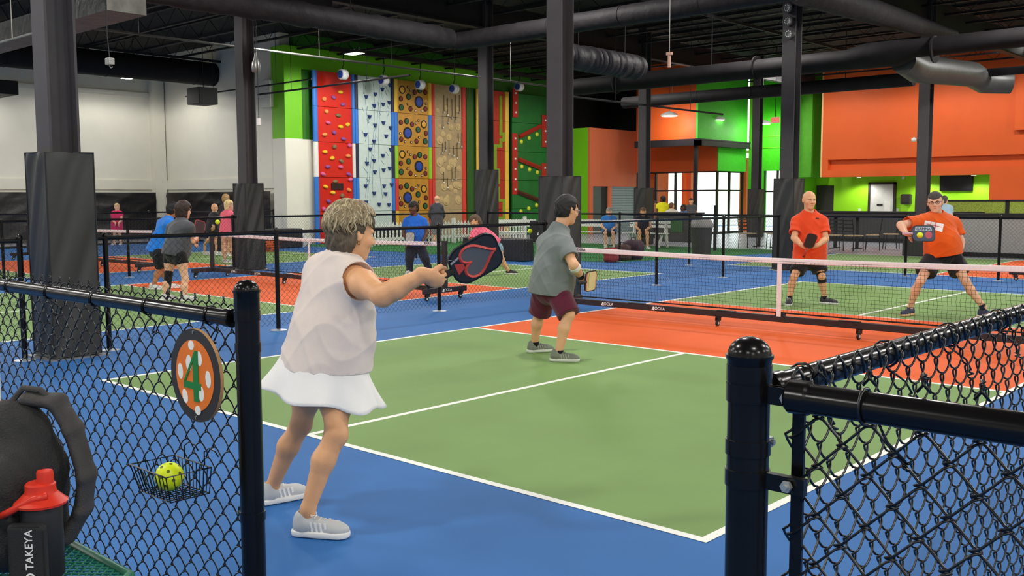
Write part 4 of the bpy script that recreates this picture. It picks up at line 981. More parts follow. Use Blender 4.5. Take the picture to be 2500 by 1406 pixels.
# things on the bar wall
YB_ = 38.5
a, b = ony(2295, 428, 36.4), ony(2375, 467, 36.4)
a, b = ony(2295, 428, YB_-.1), ony(2375, 466, YB_-.1)
tv = tag(MB().box((a.x, YB_-.12, b.z), (b.x, YB_-.03, a.z), .02).build('television', mat('screen_black', '#161518', .25)), 'black wall television above the lime bar wall', 'television'); MB().box((a.x+.04, YB_-.125, b.z+.05), (b.x-.04, YB_-.12, a.z-.04)).build('screen', mat('screen_face', '#1d1c1f', .15), tv)
MB().box(((a.x+b.x)/2-.2, YB_-.03, b.z+.2), ((a.x+b.x)/2+.2, YB_, a.z-.2)).build('wall_mount', BLACKM, tv)
a, b = ony(2199, 474, YB_-.2), ony(2223, 499, YB_-.2); t = tag(MB().box((a.x, YB_-.25, b.z), (b.x, YB_-.012, a.z), .05).build('towel_dispenser', mat('dispenser', '#2f2b29', .35)), 'dark paper towel dispenser on the lime wall beside the white door', 'dispenser'); MB().box((a.x+.08, YB_-.27, b.z+.03), (b.x-.08, YB_-.24, b.z+.1)).build('towel_slot', BLACKM, t)
def exit_sign(label, c, rz=0., hang=False):
    t = thing('exit_sign', label, 'sign', c, rz, 'exit signs'); MB().box((-.16, -.03, -.11), (.16, .03, .11), .01).build('sign_box', mat('sign_pink', '#e6b0a6', .4, emit='#ff6a5a', estr=.25), t)
    if hang: MB().cyl((0, 0, .1), (0, 0, 7.2-c[2]), .012, 6).build('hanger_rod', STEEL, t)
    text('lettering', 'EXIT', .17, mat('sign_red', '#d23a34', .4, emit='#ff2a20', estr=.9), t, frame((0, -.032, 0), (1, 0, 0), (0, 0, 1)))
exit_sign('exit sign above the dark doorway behind the bald man', (ony(1966, 437, 38.4).x, 38.472, ony(1966, 437, 38.4).z)); exit_sign('exit sign high on the stage-light column side, near the ceiling', (ony(1893, 293, 30).x, 30, ony(1893, 293, 30).z), hang=True)
for i, (px, py) in enumerate(((2205, 433), (2098, 513), (2191, 513))):
    p = ony(px, py, YB_-.02); t = thing('wall_plate', ('small white sensor near the top of the lime wall', 'white switch plate left of the white door', 'white switch plate right of the white door')[i], 'switch', (p.x, YB_-.01, p.z)); MB().box((-.05, -.012, -.07), (.05, .01, .07), .006).build('plate', PW, t); MB().box((-.012, -.02, -.02), (.012, -.01, .02)).build('toggle', PW, t)
# mesh-glass railing right of the far column
a, b = ony(2268, 492, 31.5), ony(2268, 519, 31.5); xr = ony(2268, 505, 31.5).x
t = thing('mesh_railing', 'speckled gold mesh railing with black frame above the grey half wall', 'railing', (xr, 31.5, 0)); LR = 12
GM = mat('gold_mesh', '#93a43a', .4, var=.6, scale=60)
ps_ = [0, ony(2460, 505, 31.5).x-xr, LR]
for i in range(2): MB().box((ps_[i]+.06, -.01, b.z), (ps_[i+1]-.06, .01, a.z)).build('mesh_panel', GM, t)
for x in ps_: MB().box((x-.06, -.04, 0), (x+.06, .04, a.z+.03)).build('railing_post', BLACKM, t)
MB().box((0, -.04, a.z), (LR, .04, a.z+.06)).build('hand_rail', BLACKM, t); MB().box((0, -.05, b.z-.22), (LR, .05, b.z)).build('lower_rail', BLACKM, t); MB().box((0, .02, 0), (LR, .04, b.z-.22)).build('kick_board', mat('kick_grey', '#55534f', .6), t)
p = ony(2236, 592, 23.0); tag(MB().box((p.x-.25, 22.7, 0.004), (p.x+.45, 23.2, .78), .02).build('equipment_box', mat('box_charcoal', '#343333', .5)), 'charcoal equipment box standing behind the lunging man', 'box')
p = ony(2226, 340, 23.55); t = thing('security_camera', 'small white security camera on the column behind the lunging man', 'camera', (p.x, 23.7, p.z)); MB().lathe([(.0, -.07), (.06, -.05), (.07, 0), (.06, .03)], 12).build('dome', PW, t, smooth=True); MB().box((-.02, 0, .02), (.02, .12, .06)).build('arm', PW, t)

# ================================================================== FOREGROUND
# green expanded-metal table
TG = mat('green_plastic_coat', '#1f6e54', .4, var=.12, scale=20)
XT, YT, ZT_ = 6.33, -2.805, .74
t = thing('picnic_table', 'green expanded-metal table top at the lower left', 'table', (XT, YT, 0))
MB().tube([(-1.5, -.01, ZT_-.012), (-.05, -.01, ZT_-.012), (-.012, -.05, ZT_-.012), (-.01, -.74, ZT_-.012), (-.05, -.78, ZT_-.012), (-1.5, -.78, ZT_-.012)], .014, 10).build('rim', TG, t, smooth=.9)
b = MB(); y = -.03
k = 0
while y > -.77:
    pts = [(-.02-.0125*i, y-.006*(1 if (i+k) % 2 else -1), ZT_-.006) for i in range(117)]
    b.tube(pts, .0026, 4, caps=False); y -= .012; k += 1
b.build('expanded_mesh', TG, t, kind='stuff')
for x in (-.25, -1.2):
    for s_ in (-1, 1): MB().tube([(x, -.4, ZT_-.03), (x, -.4+s_*.3, 0.02)], .022, 8).build('leg', TG, t)
MB().tube([(-.25, -.4, ZT_-.03), (-1.2, -.4, ZT_-.03)], .02, 8).build('under_bar', TG, t)
# court number sign
t = thing('court_sign', 'oval-looking round orange court sign with a green number 4', 'sign', (6.053, -2.506, 1.115)); R_ = .122
AXF = [[1, 0, 0], [0, 0, -1], [0, 1, 0]]
bd = MB().lathe([(R_, -.006), (R_, .003), (R_-.002, .004)], 56, axis=AXF).build('board', [mat('sign_wood_edge', '#b58a5c', .6)], t, smooth=.6)
MB().lathe([(R_-.0005, .0035), (R_-.0005, .0045)], 56, axis=AXF).build('charcoal_ring', mat('sign_charcoal', '#2c2a2a', .5), t)
MB().lathe([(.093, .0045), (.093, .0055)], 56, axis=AXF).build('orange_disc', mat('sign_orange', '#e8761a', .5), t)
SW = mat('sign_white', '#f0f0ea', .5); SG = mat('sign_green', '#0e7a34', .5)
for X, Y, rx, ry, an in ((-.012, .078, .014, .0125, 0), (.026, .047, .013, .019, .2), (-.026, .03, .0145, .021, 0), (-.07, .004, .0125, .021, .1), (.067, -.002, .0125, .022, .1), (-.05, -.06, .0125, .019, .35), (.03, -.044, .014, .02, .1), (.012, -.09, .014, .012, 0)):
    pts = [(X+rx*math.cos(a)*math.cos(an)-ry*math.sin(a)*math.sin(an), Y+rx*math.cos(a)*math.sin(an)+ry*math.sin(a)*math.cos(an)) for a in np.linspace(0, 2*PI, 19)[:-1]]
    MB().prism(pts, (0, -.0055, 0), (1, 0, 0), (0, 0, 1), .0007).build('white_hole_mark', SW, t)
b = MB(); b.prism([(-.048, -.016), (.014, .064), (.02, .064), (.02, -.068), (-.004, -.068), (-.004, -.036), (-.048, -.036)], (0, -.0062, 0), (1, 0, 0), (0, 0, 1), .0012)
b = MB()
b.prism([(-.004, -.068), (.021, -.068), (.021, .066), (-.004, .045)], (0, -.0062, 0), (1, 0, 0), (0, 0, 1), .0012); b.prism([(-.052, -.036), (.032, -.036), (.032, -.018), (-.052, -.018)], (0, -.0063, 0), (1, 0, 0), (0, 0, 1), .0012); b.prism([(-.052, -.02), (-.044, -.02), (.018, .066), (.006, .066)], (0, -.0064, 0), (1, 0, 0), (0, 0, 1), .0012)
b.build('numeral', SG, t)
for z in (.112, -.112): MB().tube([(0, -.006, z-.003), (.001, -.008, z+.004), (0, .01, z+.006)], .0018, 5).build('hanging_wire', BOLT, t)
# wire basket with a ball
c0 = Vector((6.03, -2.512, .885)); t = thing('wire_basket', 'black wire basket hooked on the near fence below the number sign', 'basket', c0)
b = MB(); hw_, dp, hh = .092, .125, .07
def rect(z, s_): return [(-hw_*s_, 0, z), (hw_*s_, 0, z), (hw_*s_, -dp*s_, z), (-hw_*s_, -dp*s_, z)]
b.tube(rect(0, 1.), .0022, 5, closed=True); b.tube(rect(-hh, .86), .0018, 5, closed=True)
for i in range(11):
    f_ = -1+2*i/10
    for y0, y1 in ((0, 0), (-dp, -dp*.86)): b.tube([(hw_*f_, y0, 0), (hw_*f_*.86, y1, -hh)], .0015, 4)
    b.tube([(hw_*f_*.86, 0, -hh), (hw_*f_*.86, -dp*.86, -hh)], .0015, 4)
for i in range(7):
    f_ = i/6
    for sx in (-1, 1): b.tube([(hw_*sx, -dp*f_, 0), (hw_*sx*.86, -dp*.86*f_, -hh)], .0015, 4)
    b.tube([(-hw_*.86, -dp*.86*f_, -hh), (hw_*.86, -dp*.86*f_, -hh)], .0015, 4)
b.build('wire_frame', WIRE, t, kind='stuff')
for sx in (-.03, .07): MB().tube([(sx-.01, 0, 0), (sx-.01, .0, .035), (sx, .008, .045), (sx+.01, .02, .035), (sx+.01, .028, .02)], .002, 5).build('hook', WIRE, t, smooth=True)
ball_near = Vector((6.03-.012, -2.512-.06, .885-.07+.0395))
# backpack, bottle
BK = mat('pack_fabric', '#262625', .75, var=.18, scale=30, bump=.35, bscale=220); BK2 = mat('pack_webbing', '#3d3b39', .7, var=.1, scale=40, bump=.3, bscale=300)
pb = Vector((5.975, -2.995, ZT_+.004)); rz_ = math.atan2(CR[1], CR[0])
t = thing('backpack', 'black backpack with a curved shoulder strap standing on the green table', 'backpack', pb, rz_)
def bp(P):
    x, y, z = P[..., 0], P[..., 1], P[..., 2]
    d = rbox(P, (-.06, 0, .13), np.eye(3), (.2, .12, .13), .06); d = smin(d, ell(P, (.05, .03, .24), np.eye(3), (.105, .08, .125)), .05); d = smin(d, rbox(P, (-.1, -.12, .12), np.eye(3), (.13, .05, .12), .04), .03)
    t1 = z*45+x*30+2*np.sin(y*25+x*12); return d-.005*(1-np.abs(np.sin(t1)))**2+.006*wob(P, 20)
soft('pack_body', bp, (-.36, -.3, .0), (.3, .25, .5), .008, BK, t)
MB().tube([(.04, .03, .3), (.045, .04, .36), (.07, .045, .39), (.11, .045, .385), (.13, .05, .36), (.13, .05, .34)], .008, 8).build('grab_loop', BK2, t, smooth=True)
def strap(P):
    pts = [(.08, .05, .365), (.14, .06, .355), (.175, .06, .29), (.205, .055, .18), (.195, .05, .1), (.16, .04, .035)]; d = None
    for a, b_ in zip(pts, pts[1:]):
        q = rcone(P*np.array([1, .45, 1], np.float32), np.array(a)*[1, .45, 1], np.array(b_)*[1, .45, 1], .017, .017); d = q if d is None else smin(d, q, .01)
    return d
soft('shoulder_strap', strap, (-.05, -.05, -.0), (.28, .18, .45), .006, BK2, t)
MB().tube([(.11, .04, .045), (.09, .02, .02), (.04, -.04, .012), (-.05, -.1, .012), (-.2, -.14, .014)], [.012, .01, .012, .014, .014], 8).build('waist_belt', BK, t, smooth=True)
MB().box((.05, -.02, .012), (.085, .01, .03), .005).build('strap_buckle', mat('buckle', '#4a4a48', .4), t)
MB().tube([(-.2, -.1, .33), (-.1, -.09, .335), (-.05, -.08, .345)], .006, 6).build('lime_zip', mat('lime_cord', '#c3e83a', .5), t)
MB().tube([(-.12, -.165, .2), (-.08, -.168, .205), (-.055, -.165, .215)], .0022, 5).build('reflective_piping', LOGO, t)
MB().tube([(.137+.008*math.cos(a), .06, .33+.008*math.sin(a)) for a in np.linspace(0, 2*PI, 10)[:-1]], .0035, 6, closed=True).build('lime_cord_ring', mat('lime_cord', '#c3e83a', .5), t)
tag(MB().box((5.55, -3.0, .75), (5.78, -2.88, 1.2), .02).build('white_carton', PW), 'white edge of a carton behind the backpack at the left border', 'box')
# bottle in front of the pack
pq = ond(104, 1300, 2.15); pq.z = ZT_+.006
t = thing('water_bottle', 'black water bottle with a red spout lid leaning on the backpack', 'bottle', pq, rz_); t.scale = (.92, .92, .92); RL = mat('lid_red', '#d5321c', .4, var=.03)
MB().lathe([(.043, 0), (.046, .006), (.046, .17), (.044, .176)], 28).build('bottle_body', mat('bottle_black', '#1c1c1d', .5), t, smooth=.6)
ld = MB().lathe([(.047, .174), (.058, .176), (.06, .182), (.05, .19), (.036, .204), (.034, .212), (.034, .224), (.03, .228)], 28).build('lid', RL, t, smooth=.5)
MB().lathe([(.019, .226), (.019, .25), (.0175, .256), (.012, .257)], 20, (.012, 0, 0)).build('spout_cap', RL, ld, smooth=.6)
hd = [(.03, -.032, .205), (.0, -.04, .198), (-.05, -.046, .172), (-.078, -.03, .156), (-.082, .0, .155), (-.075, .028, .165), (-.04, .04, .195), (-.005, .034, .21)]
MB().tube(hd, .0085, 8).build('carry_handle', RL, ld, smooth=True)
def pch(P): return rbox(P, (-.012, -.048, .072), np.eye(3), (.045, .014, .072), .013)
pk_ = soft('pouch', pch, (-.08, -.09, -.02), (.06, .0, .17), .004, mat('pouch_neoprene', '#222223', .8, bump=.2, bscale=300), t)
MB().tube([(-.052, -.058, .01), (-.052, -.058, .128), (-.044, -.058, .138), (.02, -.058, .138), (.03, -.058, .128), (.03, -.058, .01)], .002, 5).build('pouch_zip', BLACKM, pk_)
text('wordmark', 'TAKEYA', .026, LOGO, t, frame((-.002, -.0627, .085), (0, 0, 1), (-1, 0, 0)), .0006)
b = MB().lathe([(.0115, 0), (.0115, .0006)], 18, (-.002, -.0628, .018), AXF); b.build('round_mark', LOGO, t)
MB().tube([(-.002+.006*math.cos(a), -.0636, .018+.006*math.sin(a)) for a in np.linspace(-.5, 2.6, 8)], .0014, 4).build('mark_swirl', BLACKM, t)
# ================================================================== PEOPLE
SKIN = {'tan': ('#dea678', '#b87f58'), 'fair': ('#dfac8c', 0), 'light': ('#d8a47c', 0), 'brown': ('#5c3a2a', 0), 'olive': ('#b98a62', 0), 'deep': ('#a8714c', 0)}
def skin(k): return mat('skin_'+k, SKIN[k][0], .5, var=.06, scale=14, bump=.08, bscale=90, spec=.35)
def cloth(c, r=.85): return mat('cloth_'+c[1:], c, r, var=.06, scale=9, bump=.12, bscale=260, spec=.2, sheen=.15)
EYEW = mat('eye_white', '#d8d2c8', .3); EYED = mat('eye_dark', '#20140e', .2); BROW = mat('brow_hair', '#4a3a2e', .8); LIP = mat('lip', '#9a5a4c', .5)
class Fig:
    """joints in metres (world); builds one body surface, garments follow its bones"""
    def __init__(s, J, face, up=(0, 0, 1), k=1., tr=1., lr=1., ar=1., belly=0., bust=0., hk=1.1):
        s.J = {a: np.array(tuple(b), float) for a, b in J.items()}; s.k = k; s.tr = tr; s.lr = lr; s.ar = ar; s.belly = belly; s.bust = bust; s.hk = hk*k
        J = s.J; sh = (J['sl']+J['sr'])/2; hp = (J['hl']+J['hr'])/2
        s.up = unit(sh-hp); s.rt = unit((J['sr']-J['sl'])+(J['hr']-J['hl'])*.6); s.rt = unit(s.rt-s.up*(s.rt@s.up)); s.fw = np.cross(s.up, s.rt)
        s.T = np.array([s.rt, s.fw, s.up]); s.sh = sh; s.hp = hp
        u = unit(up); f = unit(face); s.hu = u; s.hf = unit(f-u*(f@u)); s.hr = np.cross(s.hf, s.hu); s.H = np.array([s.hr, s.hf, s.hu])
    # ---- trunk
    def trunk(s, P, e=0., hemdrop=0.):
        k, t = s.k, s.tr; L = np.linalg.norm(s.sh-s.hp)
        d = ell(P, s.hp+s.up*(.70*L)+s.fw*.0, s.T, ((.165*t+e)*k, (.112*t+e)*k, (.2+e)*k))
        d = smin(d, ell(P, s.hp+s.up*(.36*L)+s.fw*(.01+s.belly*.5)*k, s.T, ((.148*t+s.belly*.5+e)*k, (.112*t+s.belly+e)*k, (.19+e)*k)), .07)
        d = smin(d, ell(P, s.hp+s.up*(.06*L)-s.fw*.012*k, s.T, ((.168*t+e)*k, (.125*t+e)*k, (.135+e)*k)), .06)
        d = smin(d, rcone(P, s.J['sl']-s.rt*-.03*k, s.J['sr']-s.rt*.03*k, (.062+e)*k, (.062+e)*k), .08)
        tz = s.sh*.45+(s.J['head']-s.hu*.06*k-s.hf*.03*k)*.55
        for q in 'lr': d = smin(d, rcone(P, tz, s.J['s'+q]-s.up*.012*k, (.046+e)*k, (.045+e)*k), .05)
        if s.bust:
            for q in (-1, 1): d = smin(d, ell(P, s.hp+s.up*(.66*L)+s.fw*(.085)*k+s.rt*q*.075*k, s.T, [(.07*s.bust+e)*k]*3), .05)
        return d
    def neck(s, P, e=0.):
        return rcone(P, s.sh+s.up*.0, s.J['head']-s.hu*.05*s.k-s.hf*.025*s.k, (.068+e)*s.k, (.061+e)*s.k)
    def arm(s, P, q, e=0., upper=True, fore=True):
        J, k, a = s.J, s.k, s.ar; d = None
        if upper:
            d = rcone(P, J['s'+q], J['e'+q], (.056*a+e)*k, (.042*a+e)*k)
            d = smin(d, ell(P, J['s'+q]*.72+J['e'+q]*.28, np.eye(3), [(.058*a+e)*k]*3), .04)
        if fore:
            m = J['e'+q]*.68+J['w'+q]*.32
            f = smin(rcone(P, J['e'+q], m, (.042*a+e)*k, (.043*a+e)*k), rcone(P, m, J['w'+q], (.043*a+e)*k, (.027*a+e)*k), .02)
            d = f if d is None else smin(d, f, .03)
        return d
    def leg(s, P, q, e=0., thigh=True, shank=True):
        J, k, l = s.J, s.k, s.lr; d = None
        if thigh:
            d = rcone(P, J['h'+q], J['k'+q], (.094*l+e)*k, (.05*l+e)*k); m2 = J['h'+q]*.62+J['k'+q]*.38; d = smin(d, ell(P, m2, np.eye(3), [(.08*l+e)*k]*3), .06)
        if shank:
            bk = -s.fw; m = J['k'+q]*.66+J['a'+q]*.34+bk*.016*k
            f = smin(rcone(P, J['k'+q], m, (.052*l+e)*k, (.053*l+e)*k), rcone(P, m, J['a'+q], (.053*l+e)*k, (.034*l+e)*k), .03)
            f = smin(f, ell(P, J['k'+q]+s.fw*.006*k, np.eye(3), [(.048*l+e)*k]*3), .02)
            d = f if d is None else smin(d, f, .025)
        return d
    def hand(s, P, q, spec):
        """spec: (finger direction, palm normal, curl 0..1)"""
        k = s.k; W = s.J['w'+q]; D, Nn, curl = unit(spec[0]), unit(spec[1]), spec[2]; Nn = unit(Nn-D*(Nn@D)); S = np.cross(D, Nn)*(1 if q == 'r' else -1)
        R = np.array([D, S, Nn])
        d = ell(P, W+D*.045*k, R, (.055*k, .041*k, .018*k)); d = smin(d, rcone(P, W-D*.02*k, W+D*.02*k, .026*k, .026*k), .02)
        for i, (o, L, r) in enumerate(((.031, .078, .0092), (.0105, .086, .0095), (-.0105, .08, .0092), (-.03, .064, .0082))):
            p = W+D*(.082-.006*abs(i-1))*k+S*o*k; a = 0.
            for j_, fr in enumerate((.45, .32, .23)):
                a += curl*(1.25, 1.45, 1.0)[j_]
                q2 = p+(D*math.cos(a)+Nn*math.sin(a))*L*fr*k
                d = smin(d, rcone(P, p, q2, r*k, r*.92*k), .006); p = q2
        # thumb leaves the side of the palm near its base
        p0 = W+D*.025*k+S*.03*k; p1 = p0+(D*.6+S*.55+Nn*(.3+.5*curl))*.045*k; p2 = p1+(D*.8+S*(.3-.7*curl)+Nn*(.3+.6*curl))*.034*k; p3 = p2+(D*.7-S*.5*curl+Nn*.5*curl)*.026*k
        for a_, b_, r in ((p0, p1, .0135), (p1, p2, .011), (p2, p3, .0095)): d = smin(d, rcone(P, a_, b_, r*k, r*.92*k), .008)
        return d
    def headf(s, P, e=0.):
        k = s.hk; c = s.J['head']; H = s.H; r, f, u = s.hr, s.hf, s.hu
        def at(x, y, z): return c+(r*x+f*y+u*z)*k
        d = ell(P, at(0, -.012, .03), H, ((.079+e)*k, (.094+e)*k, (.088+e)*k))
        d = smin(d, ell(P, at(0, .022, -.035), H, (.062*k, .07*k, .085*k)), .04)
        d = smin(d, ell(P, at(0, .058, -.098), H, (.03*k, .026*k, .022*k)), .03)        # chin
        for q in (-1, 1):
            d = smin(d, ell(P, at(q*.042, .055, -.03), H, (.024*k, .025*k, .02*k)), .02)   # cheek
            d = smin(d, rcone(P, at(q*.012, .088, .019), at(q*.043, .072, .018), .010*k, .009*k), .012)  # brow
            d = -smin(-d, ell(P, at(q*.03, .094, .0), H, (.017*k, .014*k, .012*k)), .01)   # eye socket
            e_ = ell(P, at(q*.079, -.008, -.004), H, (.009*k, .02*k, .033*k)); e_ = smin(e_, rcone(P, at(q*.085, -.02, .018), at(q*.084, -.022, -.012), .006*k, .006*k), .006)
            e_ = -smin(-e_, ell(P, at(q*.09, .0, .0), H, (.008*k, .009*k, .016*k)), .004)
            d = smin(d, e_, .008)
        d = smin(d, rcone(P, at(0, .088, .012), at(0, .108, -.028), .009*k, .013*k), .012)  # nose
        for q in (-1, 1): d = smin(d, ell(P, at(q*.012, .096, -.033), H, (.009*k, .011*k, .008*k)), .006)
        d = smin(d, rcone(P, at(-.018, .083, -.06), at(.018, .083, -.06), .007*k, .007*k), .008); d = smin(d, rcone(P, at(-.014, .082, -.072), at(.014, .082, -.072), .007*k, .007*k), .008)
        d = -smin(-d, rcone(P, at(-.022, .094, -.0655), at(.022, .094, -.0655), .0022*k, .0022*k), .004)
        return d
    def foot(s, P, q, fd, e=0.):
        k = s.k; A = s.J['a'+q]; f = unit([fd[0], fd[1], 0]); g = np.array([A[0], A[1], s.J['z'+q] if 'z'+q in s.J else 0.])
        z1 = min(.055*k, A[2]*.6); p1 = np.array([A[0], A[1], z1])-f*.01*k; p2 = np.array([A[0], A[1], .04*k])+f*.1*k
        d = rcone(P, A, p1, .034*k, .033*k)
        return smin(d, rcone(P, p1, p2, .032*k, .022*k), .02)
    def bounds(s, m=.16):
        A = np.array([v for v in s.J.values() if v.shape == (3,)]); return A.min(0)-m, A.max(0)+m
    def body(s, name, label, m, hands, feet, h=.006, e=-.004, cat='person', group=None, legs=True):
        def fn(P):
            J = s.J; d = s.trunk(P, -.006); d = smin(d, s.neck(P), .03)
            if not far(P, J['head'], .3): d = smin(d, s.headf(P), .025)
            for q in 'lr':
                if not far(P, J['e'+q], .5): d = smin(d, s.arm(P, q), .03)
                if not far(P, J['k'+q], .7): d = smin(d, s.leg(P, q), .04)
                if q in hands and not far(P, J['w'+q], .3): d = smin(d, s.hand(P, q, hands[q]), .012)
                if not far(P, J['a'+q], .35): d = smin(d, s.foot(P, q, feet[q]), .02)
            return d
        lo, hi = s.bounds(.2)
        v, f = field_mesh(fn, lo, hi, h)
        o = raw(name, v, f, m); tag(o, label, cat, group); s.o = o; s.feet = feet
        return o
    # ---- face pieces
    def face(s, brow='#4a3a2e', glasses=None, eyes=True):
        k = s.hk; c = s.J['head']; r, f, u = s.hr, s.hf, s.hu
        def at(x, y, z): return tuple(c+(r*x+f*y+u*z)*k)
        for q in (-1, 1):
            b = MB().lathe([(.0, -.009*k), (.0075*k, -.005*k), (.009*k, 0), (.0075*k, .005*k), (0, .009*k)], 10, at(q*.03, .0785, .0)); e_ = b.build('eye', EYEW, s.o, smooth=True)
            MB().lathe([(.0, -.005*k), (.0045*k, -.0025*k), (.0052*k, 0), (.0045*k, .0025*k), (0, .005*k)], 8, at(q*.0295, .0842, -.0005)).build('iris', EYED, e_, smooth=True)
            MB().tube([at(q*.014, .0975, .0145), at(q*.03, .0955, .0195), at(q*.047, .083, .0145)], [.0026*k, .003*k, .0014*k], 6).build('eyebrow', mat('brow_'+brow[1:], brow, .8), s.o, smooth=True)
        MB().tube([at(-.022, .0835, -.0665), at(-.008, .0915, -.0655), at(.008, .0915, -.0655), at(.022, .0835, -.0665)], [.0012*k, .0026*k, .0026*k, .0012*k], 6).build('mouth', LIP, s.o, smooth=True)
        if glasses:
            g = MB()
            for q in (-1, 1):
                g.tube([at(q*.033+.022*math.cos(a), .102-.02*abs(.022*math.cos(a)*q > 0)*abs(math.cos(a)), .0+.015*math.sin(a)) for a in np.linspace(0, 2*PI, 14)[:-1]], .0022*k, 5, closed=True)
                g.tube([at(q*.056, .095, .006), at(q*.078, .06, .008), at(q*.083, -.01, .01)], .0022*k, 5)
            g.tube([at(-.012, .103, .004), at(.012, .103, .004)], .002*k, 5)
            g.build('eyeglasses', mat('frame_'+glasses[1:], glasses, .3), s.o)
    # ---- garments
    def shirt(s, c, sleeve=.55, e=.022, hem=None, h=.008, name='shirt', neckr=.072, wr=.006, hemn=None, cutarm=0., collar=.0, fit=0., ph=0.):
        J, k = s.J, s.k; L = np.linalg.norm(s.sh-s.hp); hp = s.hp+s.up*(hem if hem is not None else -.02)*k
        nb = s.sh*.56+s.J['head']*.44-s.hf*.0*k; nd = unit(s.J['head']-s.sh)
        def fn(P):
            d = s.trunk(P, e)
            d = smin(d, rcone(P, s.hp+s.up*.3*L+s.fw*s.belly*.5, s.hp-s.up*.12, (.125*s.tr+e+fit)*k, (.155*s.tr+e+fit)*k), .09)
            y = ((P-s.hp)@s.up)/L; x = (P-s.hp)@s.rt; z = (P-s.hp)@s.fw
            t1 = y*9+x*14+1.3*np.sin(x*11+z*9+ph)+ph; t2 = y*7-x*17+1.5*np.sin(z*13+x*5+ph*2)
            n_ = -wr*((1-np.abs(np.sin(t1)))**2*np.clip(1.15-y, .15, 1)+(1-np.abs(np.sin(t2)))**2*np.clip(.3+y*.8, .1, .9))+wr*.5*wob(P, 13, ph)
            d = d+n_
            if sleeve > 0:
                for q in 'lr':
                    ax = unit(J['e'+q]-J['s'+q]); cut = J['s'+q]+(J['e'+q]-J['s'+q])*sleeve
                    a = rcone(P, J['s'+q], J['e'+q], (.06*s.ar+e*.8)*k, (.056*s.ar+e*1.0)*k)+wr*.5*np.sin(((P-J['s'+q])@ax)*60+wob(P, 14, ph)*1.5)
                    if sleeve < 1:
                        a = smax(a, plane(P, cut, ax))
                        a = smax(a, -smax(rcone(P, J['s'+q], J['e'+q]*1.3-J['s'+q]*.3, (.056*s.ar+e*.5)*k, (.052*s.ar+e*.8)*k), -plane(P, J['s'+q]+(J['e'+q]-J['s'+q])*(sleeve-.12), ax)))
                    else:
                        f_ = rcone(P, J['e'+q], J['w'+q], (.05*s.ar+e)*k, (.036*s.ar+e)*k); a = smin(a, f_, .03)
                    d = smin(d, a, .028)
            d = smax(d, -plane(P, hp, s.up if hemn is None else hemn))
            d = smax(d, -rcone(P, nb, nb+nd*.2, neckr*k, (neckr+.05)*k))
            if cutarm:
                for q in 'lr': d = smax(d, -(rcone(P, J['s'+q]+s.rt*(.02 if q == 'r' else -.02), J['e'+q], cutarm*k, .07*k)))
            return d
        lo, hi = s.bounds(.2); lo[2] = max(lo[2], min(hp[2], s.hp[2])-.25)
        return soft(name, fn, lo, hi, h, c if not isinstance(c, str) else cloth(c), s.o)
    def shorts(s, c, to=.75, e=.03, flare=.02, h=.009, waist=.12, name='shorts', wr=.004, full=False):
        J, k = s.J, s.k; wp = s.hp+s.up*waist*k
        def fn(P):
            d = ell(P, s.hp+s.up*.03*k, s.T, ((.168*s.tr+.012)*k, (.128*s.tr+.012+s.belly*.3)*k, (.16+e)*k))
            d = smax(d, plane(P, wp, s.up))
            for q in 'lr':
                end = J['h'+q]+(J['k'+q]-J['h'+q])*to
                a = rcone(P, J['h'+q]-s.up*.03, J['k'+q], (.094*s.lr+e*.75)*k, (.058*s.lr+e+flare)*k)
                if full: a = smin(a, rcone(P, J['k'+q], J['a'+q], (.06*s.lr+e)*k, (.045*s.lr+e)*k), .03); a = smax(a, -plane(P, J['a'+q]+np.array([0, 0, .02]), (0, 0, 1)))
                else: a = smax(a, plane(P, end, unit(J['k'+q]-J['h'+q])))
                d = smin(d, a, .03)
            t1 = ((P-s.hp)@s.rt)*26+P[..., 2]*16+wob(P, 6, 1.); d = d+wr*wob(P, 15, 1.)*.4-wr*1.6*(1-np.abs(np.sin(t1)))**2
            return d
        lo, hi = s.bounds(.2); hi[2] = max(wp[2], s.hp[2])+.15
        return soft(name, fn, lo, hi, h, c if not isinstance(c, str) else cloth(c), s.o)
    def wrap(s, name, a, b, ra, rb, m, h=.006):
        """a band round a limb"""
        a, b = np.array(a), np.array(b); ax = unit(b-a)
        def fn(P): return np.maximum(np.maximum(rcone(P, a-ax*.05, b+ax*.05, ra, rb), plane(P, b, ax)), -plane(P, a, ax))
        return soft(name, fn, np.minimum(a, b)-.12, np.maximum(a, b)+.12, h, m, s.o)
    def shoe(s, q, c, sole='#e4e2dc', h=.006, sock=None, stripe=None, laces='#e8e6e0', tilt=0., lift=0.):
        k = s.k; A = s.J['a'+q]; f = unit([s.feet[q][0], s.feet[q][1], 0]); z0 = lift
        f = unit(f+np.array([0, 0, -math.tan(tilt)])); u = unit(np.array([0, 0, 1.])-f*f[2]); r = np.cross(f, u); R = np.array([r, f, u])
        g = np.array([A[0], A[1], 0.])-unit([f[0], f[1], 0])*.035*k
        g = g+np.array([0, 0, lift])
        k = k*.94
        def at(x, y, z): return g+(r*x+f*y+u*z)*k
        def up_(P):
            d = rcone(P, at(0, .02, .05), at(0, .17, .04), .043*k, .04*k); d = smin(d, ell(P, at(.0, .19, .038), R, (.046*k, .06*k, .034*k)), .03)
            d = smin(d, ell(P, at(0, .0, .055), R, (.038*k, .042*k, .055*k)), .03); d = smin(d, rcone(P, at(0, .03, .07), at(0, .012, .1), .04*k, .037*k), .03)
            d = smin(d, rcone(P, at(0, .06, .085), at(0, .15, .055), .022*k, .022*k), .02)
            d = np.maximum(d, -plane(P, at(0, 0, .016), u)); d = np.maximum(d, -rcone(P, at(0, .03, .1), at(0, .01, .16), .03*k, .034*k))
            return d
